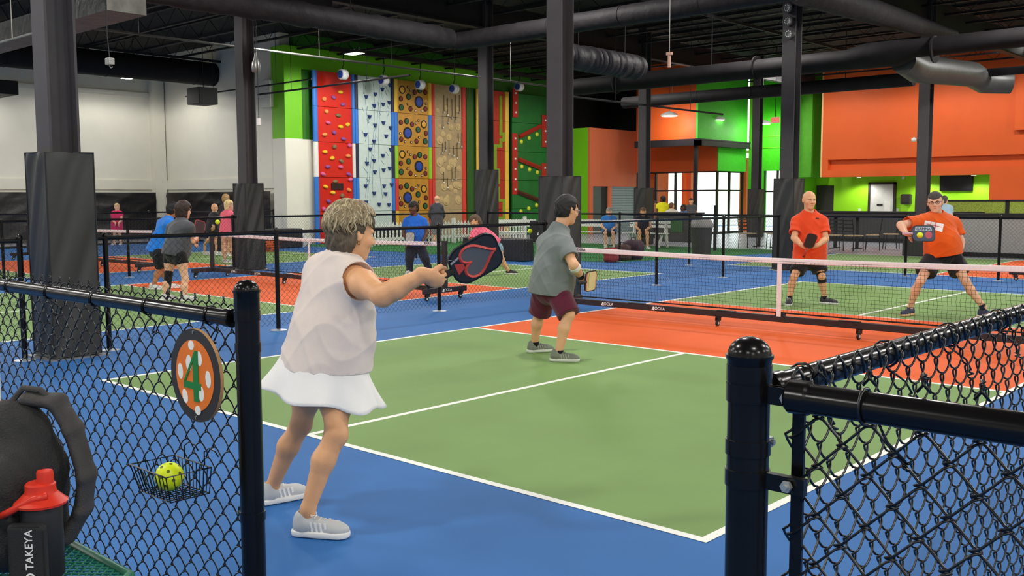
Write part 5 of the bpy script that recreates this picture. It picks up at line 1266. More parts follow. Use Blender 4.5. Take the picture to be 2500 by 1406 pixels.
        def so(P):
            d = rcone(P, at(0, -.005, .02), at(0, .2, .02), .046*k, .05*k); d = smin(d, rcone(P, at(0, .08, .02), at(0, .19, .02), .045*k, .051*k), .02)
            d = np.maximum(np.maximum(d, plane(P, at(0, 0, .034), u)), -plane(P, at(0, 0, .003), u))
            return np.maximum(d, -(np.sqrt(((P-at(0, .085, -.035))**2).sum(-1))-.05*k))
        lo = at(0, .09, .06)-.24*k; hi = at(0, .09, .06)+.24*k
        o = soft('shoe', up_, lo, hi, h, mat('shoe_'+c[1:], c, .6, var=.05), s.o)
        soft('sole', so, lo, hi, h, mat('sole_'+sole[1:], sole, .55, var=.03), o)
        if laces:
            b = MB()
            for i in range(4):
                y = .075+.024*i; z = .108-.011*i
                b.tube([at(-.024, y, z-.012), at(0, y+.006, z), at(.024, y, z-.012)], .0035*k, 5)
            for sg in (-1, 1): b.tube([at(0, .07, .11), at(sg*.02, .05, .128), at(sg*.034, .066, .112), at(sg*.01, .075, .108)], .003*k, 5)
            b.build('laces', mat('lace_'+laces[1:], laces, .7), o, smooth=True, kind='stuff')
        if stripe:
            b = MB()
            for sg in (-1, 1):
                for i in range(5):
                    y = .045+.024*i
                    b.prism([(0, 0), (.011*k, 0), (.011*k-.012*k, .05*k), (-.012*k, .05*k)], at(sg*.043, y, .03), f, u, sg*-.004)
            b.build('side_stripes', mat('stripe_'+stripe[1:], stripe, .5), o, kind='stuff')
        if sock:
            a = A-np.array([0, 0, .03]); b_ = A+unit(s.J['k'+q]-A)*.055*k; s.wrap('sock', a, b_, .041*k*s.lr, .043*k*s.lr, cloth(sock), h)
        return o
    def hair(s, c, length=.0, vol=.012, h=.006, front=.045, locks=0, lock_c=None, back=-.07, bun=None, cut=None, name='hair', wv=.004):
        k = s.hk; cc = s.J['head']; r, f, u, H = s.hr, s.hf, s.hu, s.H
        def at(x, y, z): return cc+(r*x+f*y+u*z)*k
        def fn(P):
            d = ell(P, at(0, -.014, .032), H, ((.078+vol)*k, (.096+vol)*k, (.091+vol)*k))
            d = smin(d, ell(P, at(0, -.045, -.03-length*.4), H, ((.068+vol)*k, (.055+vol)*k, (.07+length*.55)*k)), .03)
            d = d+wv*np.sin(((P-cc)@r)*150/k+3*np.sin(((P-cc)@u)*55/k))*.6+wv*wob(P, 60)*.35
            face_ = np.maximum(-plane(P, at(0, front-.03, .0), f), plane(P, at(0, front-.012, .055), u*.9+f*.45))
            d = np.maximum(d, -face_)
            ear = np.maximum(-plane(P, at(0, -.02, 0), f), plane(P, at(0, 0, -.002), u)); d = np.maximum(d, -ear)
            d = np.maximum(d, -plane(P, at(0, 0, back-length), u*.95+f*-.2))
            if bun is not None: d = smin(d, ell(P, at(*bun[:3]), H, [bun[3]*k]*3), .015)
            return d
        lo = cc-.24*k-length; hi = cc+.24*k
        o = soft(name, fn, lo, hi, h, mat('hair_'+c[1:], c, .55, var=.35, scale=60, bump=.4, bscale=160, stretch=(1, 1, .25), spec=.35), s.o)
        return o
def cj(px, py, d): return ond(px, py, d)
def decal(name, obj, corners, m, parent, n=6, off=.004, push=.6):
    """patch laid on a garment: pixel-free corners given as world points in front of it, cast along -normal"""
    A, B, C, D = [np.array(tuple(c)) for c in corners]; nr = unit(np.cross(B-A, D-A)); V = []
    if nr@(CAM-A) < 0: nr = -nr
    for i in range(n+1):
        for j_ in range(n+1):
            u, v = i/n, j_/n; p = (A*(1-u)+B*u)*(1-v)+(D*(1-u)+C*u)*v
            vd = unit(p-CAM); hit, loc, nn, ix = obj.ray_cast(Vector(p-vd*push), Vector(vd)); V.append((np.array(loc)+nr*off) if hit else p)
    return raw(name, V, [(i*(n+1)+j_, (i+1)*(n+1)+j_, (i+1)*(n+1)+j_+1, i*(n+1)+j_+1) for i in range(n) for j_ in range(n)], m, parent)
RG = np.array(CR); AW = unit([CF[0], CF[1], 0]); UPV = np.array([0, 0, 1.])
def dirv(r=0., a=0., u=0.): return RG*r+AW*a+UPV*u
def paddle(label, c, L, W, half_l, half_w, face_m, edge='#111214', handle='#16161a', hl=.13, corner=.05, deco=None, th=.013):
    """paddle with blade centre c, long axis L (handle at -L), width axis W"""
    L = unit(L); W = unit(np.array(W)-L*(np.array(W)@L)); N_ = np.cross(W, L)
    t = thing('pickleball_paddle', label, 'paddle', (0, 0, 0), group='pickleball paddles')
    def outline(a, b, r, n=6):
        pts = []
        for sx, sy, a0 in ((1, 1, 0), (-1, 1, 90), (-1, -1, 180), (1, -1, 270)):
            rr = r if sy > 0 else r*1.2
            for i in range(n+1):
                q = math.radians(a0+90*i/n); pts.append((sx*(a-rr)+rr*math.cos(q), sy*(b-rr)+rr*math.sin(q)))
        return pts
    o = np.array(tuple(c))
    MB().prism(outline(half_w, half_l, corner), o-N_*th/2, W, L, th).build('blade', mat('paddle_edge_'+edge[1:], edge, .5), t)
    for sg in (1, -1):
        MB().prism(outline(half_w-.009, half_l-.009, corner*.9), o+N_*sg*(th/2-.0005), W, L, sg*.0012).build('blade_face', face_m, t)
    MB().tube([o-L*(half_l-.01), o-L*(half_l+hl)], [.017, .016], 10).build('handle', mat('grip_'+handle[1:], handle, .8), t, smooth=True)
    MB().tube([o-L*(half_l+hl), o-L*(half_l+hl+.012)], [.019, .019], 10).build('end_cap', BLACKM, t)
    if deco: deco(t, o, L, W, N_, th)
    return t
# ---------------------------------------------------------------- woman in the white sleeveless top
J = dict(head=cj(860, 569, 4.79), sr=cj(872, 684, 4.68), sl=cj(782, 664, 4.93), er=cj(934, 722, 4.45), wr=cj(1036, 670, 4.42), el=cj(795, 770, 5.1), wl=cj(850, 765, 5.26),
         hr=cj(822, 915, 4.75), hl=cj(762, 905, 4.9), kr=cj(820, 1062, 4.6), ar=cj(752, 1243, 4.58), kl=cj(735, 1036, 4.98), al=cj(664, 1190, 5.08))
wm = Fig(J, dirv(.78, .62, -.05), dirv(.12, .1, 1), k=1., tr=1.12, lr=.98, ar=1.12, belly=.025, bust=.9)
wm.body('person', 'woman in a white sleeveless top and flared white skirt swinging a paddle', skin('tan'), {'r': (dirv(.8, .2, -.42), dirv(.05, .92, .3), .92), 'l': (dirv(.9, .3, .1), dirv(0, -.5, -.8), .5)}, {'r': dirv(1, -.16), 'l': dirv(.78, .62)}, h=.0055)
wm.face('#8a7a64')
wm.shirt(mat('ivory_knit', '#ddd0c6', .85, var=.03, scale=14, bump=.15, bscale=300, spec=.2), sleeve=0, e=.026, hem=.02, h=.006, name='sleeveless_top', neckr=.082, cutarm=.088, wr=.007, fit=.035, hemn=unit(wm.up*.9+UPV*.4+RG*-.06))
# flared skirt: pleated cone with a rippled hem
def skirt(f, c):
    hp = f.hp; n, m_ = 96, 12; V = []
    for i in range(m_+1):
        t = i/m_
        for k in range(n):
            a = 2*PI*k/n; ca, sa = math.cos(a), math.sin(a)
            rx = .222+.09*t**1.2; ry = .195+.075*t**1.2
            rip = 1+t*t*(.075*math.sin(6*a+.6)+.035*math.sin(11*a+2))
            side = max(0, (-ca*(f.rt@RG)-sa*(f.fw@RG)))     # blown out to the left in the picture
            p = hp+f.rt*ca*rx*rip+f.fw*sa*ry*rip+np.array([0, 0, .075])-UPV*(.2+.014*math.sin(6*a+2.1))*t*(1-.12*side)-RG*side*.055*t**1.5
            V.append(p)
    F = [(i*n+k, i*n+(k+1) % n, (i+1)*n+(k+1) % n, (i+1)*n+k) for i in range(m_) for k in range(n)]
    o = raw('skirt', V, F, c, f.o)
    md = o.modifiers.new('cloth', 'SOLIDIFY'); md.thickness = .003
    return o
skirt(wm, mat('white_knit', '#e9e8e4', .8, var=.02, bump=.1, bscale=300, spec=.2))
wm.shorts('#dfdedb', to=.12, e=.012, h=.009, name='underskirt', waist=.06)
for q, tl in (('r', 0.), ('l', .0)): wm.shoe(q, '#b9bbbb', '#e6e5e1', h=.0055, stripe='#eeeeec')
wm.hair('#5f5342', length=.012, vol=.016, h=.005, front=.045, back=-.075, wv=.005)
def locks(f, n, c1, c2, seed=4, L=.15):
    """loose wavy strands that start round the crown and fall over the scalp; two tones"""
    rn = random.Random(seed); k = f.hk; cc = f.J['head']; r, fw, u = f.hr, f.hf, f.hu; mbs = [MB(), MB()]
    ax = np.array([.096, .114, .11])
    for i in range(n):
        az = rn.uniform(-PI, PI); th0 = rn.uniform(.0, 1.1); th1 = th0+rn.uniform(.55, 1.05)
        lim = 1.95 if abs(az) > 1.9 else (1.5 if abs(az) > 1.25 else 1.0)
        th1 = min(th1, lim+rn.uniform(-.1, .08))
        if th1-th0 < .2: continue
        ph = rn.uniform(0, 6); am = rn.uniform(.03, .11); M_ = 9; pts = []; rad = []; lift = rn.uniform(1.0, 1.07); sw = rn.uniform(-.25, .25)
        for s_ in range(M_+1):
            t = s_/M_; th = th0+(th1-th0)*t; a = az+am*math.sin(ph+t*8)+sw*t
            d = np.array([math.sin(a)*math.sin(th), math.cos(a)*math.sin(th), math.cos(th)])*ax*(lift+.05*math.sin(t*PI)+.03*t)
            pts.append(cc+(r*d[0]+fw*(d[1]-.014)+u*(d[2]+.028))*k); rad.append((.0036*math.sin(PI*min(1, .15+t*.85))**.5+.0007)*k)
        mbs[rn.random() < .42].tube(pts, rad, 4)
    for b, c, nm in zip(mbs, (c1, c2), ('hair_strands', 'hair_highlights')):
        b.build(nm, mat('strand_'+c[1:], c, .5, var=.25, scale=40, spec=.4), f.o, smooth=True, kind='stuff')
locks(wm, 1500, '#857659', '#b8ab88')
b = MB(); ec = wm.J['head']+wm.hr*.086-wm.hf*.006-wm.hu*.047; b.tube([ec+wm.hf*.008*math.cos(a)+wm.hu*.009*math.sin(a) for a in np.linspace(0, 2*PI, 12)[:-1]], .0018, 5, closed=True); b.build('earring', mat('gold', '#a8843a', .25, .9), wm.o)
pc = cj(1150, 616, 4.36)
SPADE = mat('paddle_red_line', '#c9443a', .5); PGREY = mat('paddle_carbon', '#2a2a2d', .55)
def spade(t, o, L, W, N_, th):
    s_ = 1 if N_@(CAM-o) > 0 else -1; n_ = N_*s_; base = o+n_*(th/2+.0012)
    def heart(sc):
        pts = []
        for a in np.linspace(0, 2*PI, 40)[:-1]:
            x = .078*sc*math.sin(a)**3*1.05; y = .0056*sc*(13*math.cos(a)-5*math.cos(2*a)-2*math.cos(3*a)-math.cos(4*a)); pts.append((x, -y*1.05))
        return pts
    P = [base+W*x+L*(y+.005) for x, y in heart(1.)]
    MB().tube(P, .0075, 4, closed=True).build('spade_outline', SPADE, t)
    MB().prism([(x, y+.005) for x, y in heart(.97)], base-n_*.0004, W, L, .001*s_).build('spade_fill', mat('paddle_grey', '#5c5e60', .55), t)
    MB().prism([(-.012, -.06), (.012, -.06), (.03, -.1), (-.03, -.1)], base-n_*.0005, W, L, .001*s_).build('spade_stem', SPADE, t)
    MB().prism([(.035, -.115), (.045, -.115), (.06, -.06), (.05, -.06)], base-n_*.0005, W, L, .001*s_).build('paddle_lettering', mat('paddle_print', '#a9a6a6', .5), t)
    MB().lathe([(.008, 0), (.008, .001)], 10, base+W*.062-L*.11).build('paddle_lettering', mat('paddle_print', '#a9a6a6', .5), t)
Lp = unit(dirv(.86, .2, .46)); Wp = dirv(-.28, -.42, .7); pc = wm.J['wr']+unit(dirv(.8, .2, -.42))*.07+unit(dirv(.05, .92, .3))*.03+Lp*.19
paddle('black paddle with a red spade outline held by the woman in white', pc, Lp, Wp, .125, .1, PGREY, deco=spade, hl=.12, corner=.06)
# ---------------------------------------------------------------- man in grey shirt and maroon shorts
J = dict(head=cj(1385, 512, 9.6), sr=cj(1379, 601, 9.46), sl=cj(1333, 592, 9.76), er=cj(1401, 648, 9.32), wr=cj(1420, 678, 9.46), el=cj(1350, 652, 9.98), wl=cj(1392, 668, 10.05),
         hr=cj(1362, 706, 9.57), hl=cj(1330, 702, 9.75), kr=cj(1389, 768, 9.45), ar=cj(1363, 866, 9.46), kl=cj(1318, 764, 9.9), al=cj(1305, 843, 10.02))
mn = Fig(J, dirv(.84, .55, -.05), dirv(.15, .1, 1), k=1.03, tr=1.08, lr=1., ar=1.02, belly=.02)
mn.body('person', 'dark-haired man in a grey T-shirt and maroon shorts waiting near the net', skin('light'), {'r': (dirv(.5, .4, -.6), dirv(.2, .7, .4), .9), 'l': (dirv(.8, .3, 0), dirv(0, 0, -1), .5)}, {'r': dirv(1, -.1), 'l': dirv(.93, .3)}, h=.007)
mn.face('#1c1512', '#c9c4bc')
mn.shirt('#757b7a', sleeve=.62, e=.03, hem=-.05, h=.008, wr=.007, fit=.03)
mn.shorts('#5c1f33', to=1.0, e=.03, flare=.02, h=.009, waist=.08)
for q in 'lr': mn.shoe(q, '#6f7568', '#c9cfc0', h=.007, sock='#141416', laces='#3a3d38', stripe='#9aa08f')
mn.hair('#171413', length=.0, vol=.012, h=.007, front=.06, back=-.06, wv=.003)
mn.wrap('elbow_band', mn.J['er']+(mn.J['wr']-mn.J['er'])*.02, mn.J['er']+(mn.J['wr']-mn.J['er'])*.24, .056, .055, cloth('#dfdcd4'))
mn.wrap('wristband', mn.J['er']+(mn.J['wr']-mn.J['er'])*.72, mn.J['er']+(mn.J['wr']-mn.J['er'])*.95, .041, .039, cloth('#101012'))
def bars(t, o, L, W, N_, th):
    for y, c in ((.085, '#cf5a48'), (-.06, '#8a7a4a'), (-.09, '#cf6a50'), (-.105, '#d98a70')):
        for sg in (1, -1): MB().prism([(-.085, y), (.085, y), (.085, y+.008), (-.085, y+.008)], o+N_*sg*(th/2+.0005), W, L, sg*.0008).build('printed_bar', mat('bar_'+c[1:], c, .5), t)
paddle('cream paddle with red bars held by the man in grey', cj(1442, 686, 9.5), dirv(.5, .8, .02), dirv(.08, -.05, 1), .115, .1, mat('cream_paddle', '#d8c690', .5, var=.05), deco=bars)
# ---------------------------------------------------------------- bald man in the red-orange shirt
J = dict(head=cj(1976, 489, 14.4), sr=cj(1946, 541, 14.42), sl=cj(2007, 541, 14.42), er=cj(1939, 581, 14.3), wr=cj(1958, 599, 14.12), el=cj(2016, 583, 14.3), wl=cj(1996, 599, 14.1),
         hr=cj(1960, 633, 14.5), hl=cj(1994, 633, 14.5), kr=cj(1938, 676, 14.35), ar=cj(1927, 731, 14.4), kl=cj(2006, 675, 14.4), al=cj(2014, 730, 14.5))
rd = Fig(J, dirv(.1, -1, -.05), UPV, k=1.04, tr=1.12, lr=.95, ar=1., belly=.035)
rd.body('person', 'bald man in a red-orange T-shirt standing ready with his paddle low', skin('light'), {'r': (dirv(.8, -.3, -.3), dirv(.1, .6, -.5), .8), 'l': (dirv(-.8, -.2, -.2), dirv(0, .6, .5), .5)}, {'r': dirv(-.35, -1), 'l': dirv(.75, -.8)}, h=.008)
rd.face('#6a5a4e')
rd_shirt = rd.shirt('#e04a22', sleeve=.7, e=.03, hem=-.0, h=.009, wr=.007, fit=.03)
rd.shorts('#1a1a1c', to=.72, e=.03, flare=.02, h=.01)
for q in 'lr': rd.shoe(q, '#2b2b34', '#cfcfcc', h=.008, sock='#0f0f12', laces='#dcdcd8')
rd.wrap('knee_brace', rd.J['hl']*.28+rd.J['kl']*.72, rd.J['kl']*.72+rd.J['al']*.28, .069, .064, cloth('#101013'))
paddle('small black paddle with red rim held by the bald man', cj(1978, 588, 14.02), dirv(.25, -.25, .85), dirv(.9, .1, -.2), .115, .085, mat('paddle_dark_face', '#2c2526', .5), edge='#b03a2c', handle='#b03a2c')
decal('chest_logo', rd_shirt, [cj(a_, b_, 14.1) for a_, b_ in ((1992, 531), (1996, 532), (1995, 535), (1991, 534))], BLACKM, rd.o, 2)
decal('chest_logo', rd_shirt, [cj(a_, b_, 14.1) for a_, b_ in ((1997, 531), (1999, 532), (1999, 536), (1996, 535))], BLACKM, rd.o, 2)
# ---------------------------------------------------------------- man with glasses lunging
J = dict(head=cj(2283, 494, 12.9), sr=cj(2252, 541, 12.85), sl=cj(2328, 546, 13.1), er=cj(2199, 549, 12.72), wr=cj(2212, 570, 12.5), el=cj(2346, 590, 13.05), wl=cj(2339, 626, 12.95),
         hr=cj(2279, 624, 12.97), hl=cj(2324, 624, 13.03), kr=cj(2247, 686, 12.8), ar=cj(2222, 749, 13.05), kl=cj(2357, 686, 12.8), al=cj(2402, 751, 12.8))
og = Fig(J, dirv(-.45, -.9, -.1), dirv(-.1, 0, 1), k=1.04, tr=1.13, lr=1., ar=1.08, belly=.04)
og.body('person', 'grey-haired man in glasses and orange T-shirt lunging to hit the ball', skin('fair'), {'r': (dirv(.75, -.3, -.25), dirv(.1, -.2, -.9), .85), 'l': (dirv(-.1, -.1, -1), dirv(-.9, 0, 0), .45)}, {'r': dirv(-.75, -.6), 'l': dirv(.7, -.75)}, h=.008)
og.face('#3a322c', '#1c1a1a')
og_shirt = og.shirt('#df5a14', sleeve=.7, e=.03, hem=-.0, h=.009, wr=.007, fit=.03)
og.shorts('#1a191e', to=.66, e=.035, flare=.04, h=.01, waist=.09)
for q in 'lr': og.shoe(q, '#262c4a', '#d4a878' if q == 'r' else '#d9d9d2', h=.008, sock='#1c2030' if q == 'l' else None, laces='#3a4060')
og.hair('#3f3a36', vol=.006, h=.008, front=.052, back=-.05, wv=.002)
og.wrap('watch', og.J['el']*.12+og.J['wl']*.88, og.J['wl'], .037, .035, mat('watch_band', '#e2c9b8', .5))
def quadpx(d, *p): return [cj(a_, b_, d) for a_, b_ in p]
pr_ = decal('chest_print', og_shirt, quadpx(12.6, (2258, 538), (2304, 547), (2300, 567), (2255, 552)), LOGO, og.o, 8)
for a0, a1 in (((2272, 541), (2270, 556)), ((2284, 543), (2281, 561))): decal('print_line', og_shirt, quadpx(12.6, a0, (a0[0]+1.5, a0[1]), (a1[0]+1.5, a1[1]), a1), mat('print_red', '#c24a3a', .5), pr_, 4, .006)
decal('print_line', og_shirt, quadpx(12.6, (2262, 546), (2300, 554), (2300, 555.5), (2262, 547.5)), mat('print_red', '#c24a3a', .5), pr_, 6, .006)
def orn(t, o, L, W, N_, th):
    s_ = 1 if N_@(CAM-o) > 0 else -1; n_ = N_*s_; base = o+n_*(th/2+.0006)
    MB().prism([(.035, -.11), (.086, -.1), (.086, .1), (.035, .11)], base, W, L, .001*s_).build('printed_stripe', mat('paddle_sky', '#a9bccb', .5), t)
    text('paddle_word', 'GAMMA', .05, BLACKM, t, frame(Vector(base+n_*.002+W*.055), Vector(L), Vector(W)))
    MB().lathe([(.045, 0), (.045, .0012)], 18, tuple(base-L*-.065-W*.02), np.stack([W, L, n_], 1)).build('printed_spot', mat('paddle_coral', '#b5525c', .5), t)
paddle('blue-grey paddle with a coral spot held by the man with glasses', cj(2254, 570, 12.35), dirv(1, .05, .0), dirv(-.03, .15, .9), .15, .102, mat('paddle_slate', '#3e4a5c', .5), edge='#20222a', handle='#c8a2ac', deco=orn)
def ball(label, p, r=.037, g='pickleballs in play'):
    t = tag(MB().lathe([(r*math.cos(a), r*math.sin(a)) for a in np.linspace(-PI/2, PI/2, 13)], 24).build('pickleball', mat('ball_yellow', '#d6e812', .45, var=.03), smooth=True), label, 'ball', g); t.location = p
    for i in range(26):
        z = 1-2*(i+.5)/26; a = i*2.39996; s_ = math.sqrt(1-z*z); d = Vector((s_*math.cos(a), s_*math.sin(a), z))
        if i < 26 and (Vector(CAM)-Vector(p)).length < 6: MB().tube([d*r*.97, d*r*1.004], .0045, 8).build('ball_hole', mat('ball_hole_dark', '#5c6410', .6), t)
    return t
ball('yellow ball lying in the wire basket on the near fence', ball_near)
ball('yellow ball just in front of the paddle of the man with glasses', cj(2246, 574, 12.2))
ball('yellow ball in flight before the blonde woman in pink', cj(531, 542, 15.5))
ball('yellow ball in flight right of the leaning woman in pink', cj(1294, 564, 15.5))
# ================================================================== PEOPLE FARTHER AWAY
def JJ(d, **k): return {a: cj(v[0], v[1], d+(v[2] if len(v) > 2 else 0)) for a, v in k.items()}
def someone(label, J, face, sk, top, bottom, hands=None, feet=None, hair_c='#4a3626', h=.014, sleeve=.6, to=.6, full=False, k=1., tr=1.05, up=UPV, shoe='#c9c9c6', hair_l=0., vol=.012, hem=-.03, belly=.02, group='people in the background', bald=False, ar=1., facep=True, bust=0., bottom_name='shorts'):
    f = Fig(J, face, up, k=k, tr=tr, ar=ar, belly=belly, bust=bust); hands = hands or {'l': (-f.up, -f.rt, .4), 'r': (-f.up, f.rt, .4)}
    feet = feet or {'l': f.fw+f.rt*-.2, 'r': f.fw+f.rt*.2}
    f.body('person', label, skin(sk), hands, feet, h=h*.75, group=group)
    f.shirt(top, sleeve=sleeve, e=.026, hem=hem, h=h, wr=.006, fit=.02)
    f.shorts(bottom, to=to, full=full, e=.024, flare=.012, h=h, name='trousers' if full else bottom_name)
    for q in 'lr': f.shoe(q, shoe, h=h*.75, laces=None)
    if not bald: f.hair(hair_c, length=hair_l, vol=vol, h=h*.75, back=-.065)
    if facep and f.hf@(CAM-f.J['head']) > 0: f.face()
    return f
# far left, woman in a magenta top facing us
someone('smiling woman in a magenta top by the black tarp at far left', JJ(34, head=(285, 505), sr=(276, 521), sl=(295, 521), er=(275, 537, -.1), wr=(282, 545, -.25), el=(297, 537, -.1), wl=(289, 545, -.25), hr=(280, 557), hl=(291, 557), kr=(280, 574), ar=(279, 592), kl=(292, 574), al=(295, 592)), dirv(.1, -1), 'fair', '#c42a5c', '#1c1a1e', hair_c='#c8a878', hair_l=.05, to=.5, h=.018, hem=-.12, k=.92, bust=.8)
# blue-shirted man and grey-shirted woman on the second court
someone('man in a bright blue shirt and black cap crouching on the second court', JJ(17.1, head=(424, 512, .15), sr=(412, 548, -.1), sl=(396, 546, .25), er=(420, 585, .0), wr=(440, 595, .25), el=(385, 585, .2), wl=(410, 596, .45), hr=(388, 615, -.05), hl=(382, 612, .2), kr=(392, 655, .05), ar=(374, 701, 0), kl=(398, 655, .3), al=(412, 697, .25)), dirv(.8, .6, -.1), 'deep', '#1f74d0', '#14171f', hair_c='#141416', h=.012, to=.95, tr=1.0, sleeve=.6, feet={'r': dirv(.9, -.2), 'l': dirv(.9, .3)})
gw = someone('dark curly-haired woman in a charcoal T-shirt and black shorts seen from behind', JJ(15.3, head=(449, 514, .1), sr=(462, 556, -.1), sl=(420, 556, .15), er=(468, 588, .05), wr=(480, 583, .3), el=(410, 590, .2), wl=(430, 596, .45), hr=(440, 620, -.08), hl=(418, 620, .12), kr=(452, 680, -.1), ar=(452, 742, -.15), kl=(410, 680, .05), al=(404, 738, .0)), dirv(.45, .9), 'fair', '#4a4b50', '#101012', hair_c='#2e1d16', h=.012, to=.42, tr=1.1, vol=.03, hair_l=.05, sleeve=.55, feet={'r': dirv(.6, .6), 'l': dirv(.5, .8)})
gw.wrap('leg_sleeve', gw.J['hl']*.3+gw.J['kl']*.7, gw.J['al']*.92+gw.J['kl']*.08, .071, .046, cloth('#121216'), .01)
paddle('red and black paddle raised by the curly-haired woman', cj(487, 556, 15.65), dirv(.1, .3, .95), dirv(.6, .7, -.1), .12, .095, mat('paddle_maroon', '#3a2428', .5), edge='#b03a44', handle='#b0444c')
# group right of the far-left column
someone('blonde woman with a ponytail in a pink top and white skirt', JJ(24.2, head=(560, 502), sr=(565, 525, -.1), sl=(547, 524, .12), er=(572, 548, .0), wr=(570, 560, .2), el=(545, 548, .15), wl=(555, 560, .3), hr=(562, 568, -.08), hl=(550, 568, .08), kr=(566, 600, 0), ar=(570, 630, .1), kl=(549, 602, 0), al=(549, 634, 0)), dirv(.9, .4), 'fair', '#e2667a', '#dcdad6', hair_c='#d8c08a', hair_l=.06, h=.015, to=.3, tr=1.0, feet={'r': dirv(.9, .2), 'l': dirv(.9, -.1)}, bottom_name='skirt')
someone('tall blond man in a dark shirt behind the blonde woman', JJ(27, head=(552, 486), sr=(561, 508, 0), sl=(542, 508, .1), er=(562, 530), wr=(560, 548, -.1), el=(539, 530, .1), wl=(541, 548, .1), hr=(557, 556), hl=(546, 556, .1), kr=(557, 588), ar=(557, 620), kl=(546, 588, .1), al=(545, 620, .1)), dirv(.3, .9), 'light', '#2b2a2e', '#1d1c20', hair_c='#a8875a', h=.018, to=.8)
someone('bald man in a sleeveless dark top running beside the blondes', JJ(27.6, head=(524, 508), sr=(528, 527, -.1), sl=(518, 526, .1), er=(524, 543, -.1), wr=(532, 550, 0), el=(514, 543), wl=(522, 553, -.2), hr=(522, 562), hl=(515, 562, .1), kr=(514, 582), ar=(500, 596, .2), kl=(526, 580, .1), al=(528, 600, .1)), dirv(.5, -.8), 'light', '#26242a', '#2a2a30', bald=True, h=.018, to=.7, sleeve=.12)
# blue T-shirt woman on the second court
bw = someone('woman in a blue T-shirt and dark trousers with braided hair beyond the fence', JJ(20.6, head=(1009, 508, .0), sr=(993, 541), sl=(1034, 541), er=(986, 568, -.05), wr=(996, 590, -.2), el=(1042, 568, -.05), wl=(1033, 588, -.2), hr=(1003, 598), hl=(1026, 598), kr=(1000, 632, -.1), ar=(1000, 664, -.05), kl=(1037, 630, -.1), al=(1050, 664, 0)), dirv(-.3, -.9, .1), 'brown', '#1f5fc0', '#1d2134', hair_c='#181312', h=.013, full=True, tr=1.12, belly=.04, vol=.022, bust=1.0, sleeve=.65)
paddle('pale grey paddle hanging in the hand of the woman in blue', cj(1001, 579, 20.3), dirv(.1, -.2, .9), dirv(.9, .2, 0), .11, .095, mat('paddle_pale', '#b9bfc4', .5))
# man in charcoal seen from behind near the climbing wall
someone('man in a charcoal long-sleeved shirt seen from behind before the tan panel', JJ(33.5, head=(1067, 487), sr=(1077, 505), sl=(1056, 505), er=(1082, 525, .1), wr=(1077, 538, .3), el=(1050, 525, .1), wl=(1056, 538, .3), hr=(1072, 552), hl=(1061, 552), kr=(1072, 577), ar=(1072, 602), kl=(1061, 577), al=(1060, 602)), dirv(.2, 1), 'fair', '#46454c', '#8a8a90', bald=True, h=.018, sleeve=1., to=.8)
# leaning woman in pink
someone('woman in a pink top and denim shorts stretching low for a ball', JJ(20.1, head=(1160, 541, -.1), sr=(1158, 571, -.2), sl=(1184, 566, .15), er=(1150, 596, -.4), wr=(1142, 612, -.5), el=(1196, 590, .1), wl=(1207, 604, .0), hr=(1203, 603, -.1), hl=(1212, 602, .15), kr=(1172, 634, -.2), ar=(1140, 664, -.2), kl=(1226, 634, .15), al=(1243, 663, .25)), dirv(-.8, -.3, -.3), 'light', '#e0637c', '#7f9fb0', hair_c='#5a4332', up=unit(dirv(-.45, 0, .8)), h=.013, to=.42, tr=.95, shoe='#232325', hem=.0, hair_l=.03, feet={'r': dirv(-.95, -.1), 'l': dirv(.8, -.4)}, bust=.8)
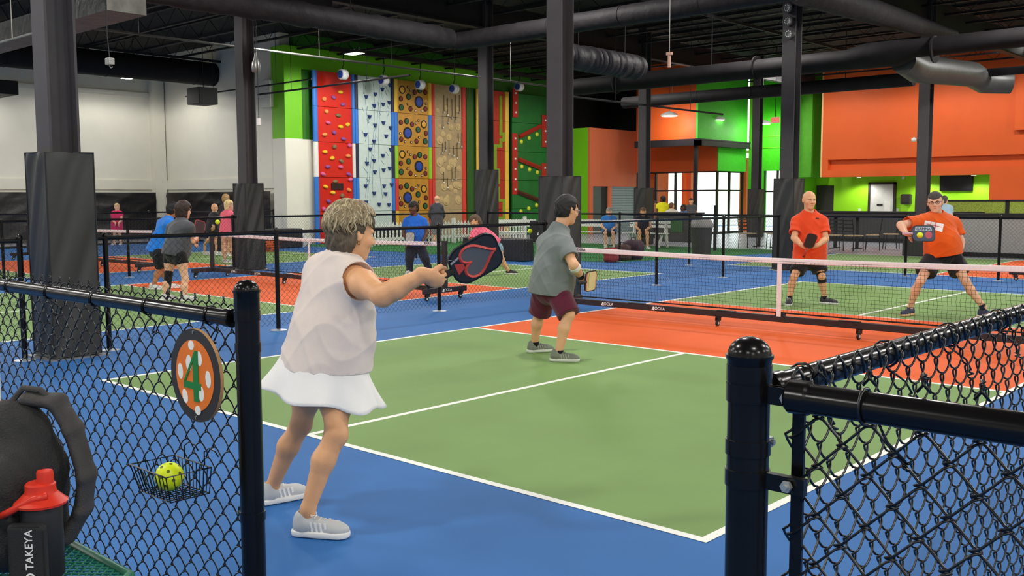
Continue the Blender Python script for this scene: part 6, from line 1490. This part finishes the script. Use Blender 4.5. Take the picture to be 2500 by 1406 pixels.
# seated pair
def seated(label, d, x, y0, face, sk, top, bottom, s_=1., **k):
    f = 2394.76/d*s_
    def q(dx, z, dd=0): return (x+dx*f, y0-z*f, dd)
    return someone(label, JJ(d, head=q(0, 1.17, -.05), sr=q(-.17, .95), sl=q(.17, .95), er=q(-.22, .7, -.1), wr=q(-.1, .6, -.4), el=q(.22, .7, -.1), wl=q(.08, .6, -.4), hr=q(-.1, .53), hl=q(.1, .53), kr=q(-.12, .5, -.42), ar=q(-.1, .08, -.4), kl=q(.13, .5, -.42), al=q(.14, .08, -.45)), face, sk, top, bottom, **k)
seated('grey-haired man in a blue shirt sitting on a white bench', 31.2, 1487, 607, dirv(-.1, -1), 'fair', '#2f74c0', '#2a2e3a', h=.017, to=.85, hair_c='#8a8580', tr=1.15, belly=.05)
seated('woman in a black sleeveless top sitting with crossed arms', 30.6, 1570, 609, dirv(.0, -1, -.2), 'tan', '#1c1d2a', '#2a2430', h=.017, to=.6, sleeve=.12, hair_c='#6a4a34', bust=.9, hair_l=.02)
# people gathered at the desk
def standing(label, d, x, yh, face, sk, top, bottom='#2a2a30', lean=0., **k):
    f = 2394.76/d
    def q(dx, z, dd=0): return (x+(dx+lean*(z/1.6)**2)*f, yh+(1.6-z)*f, dd)
    return someone(label, JJ(d, head=q(0, 1.6), sr=q(-.17, 1.37), sl=q(.17, 1.37), er=q(-.22, 1.1, -.05), wr=q(-.15, .95, -.3), el=q(.22, 1.1, -.05), wl=q(.15, .95, -.3), hr=q(-.09, .92), hl=q(.09, .92), kr=q(-.09, .5), ar=q(-.1, .09), kl=q(.09, .5), al=q(.1, .09)), face, sk, top, bottom, full=True, h=.022, facep=False, **k)
standing('person in a yellow shirt at the reception desk', 37.5, 1618, 487, dirv(-.6, .6), 'brown', '#d6cf1c', hair_c='#241814')
standing('woman with dark hair at the left end of the desk', 38, 1600, 499, dirv(.6, -.6), 'deep', '#8a5a4a', hair_c='#3a2418', hair_l=.06, k=.95)
standing('woman with a bun in a pale top at the desk', 37.0, 1640, 503, dirv(.7, .4), 'tan', '#c9c4b4', hair_c='#6a4630', k=.95)
standing('stooping person in a blue shirt at the right end of the desk', 37.2, 1668, 508, dirv(-.8, -.2, -.3), 'brown', '#3a6aa8', hair_c='#241c18', lean=.0)
standing('person standing against the bright entrance glass', 40.0, 1687, 492, dirv(-.2, -1), 'tan', '#4a4a4a', hair_c='#2a1e16')
standing('person in a pale blue top partly hidden behind the lunging man', 29.5, 2306, 489, dirv(.7, .5), 'light', '#9ab4c4', hair_c='#4a423c')
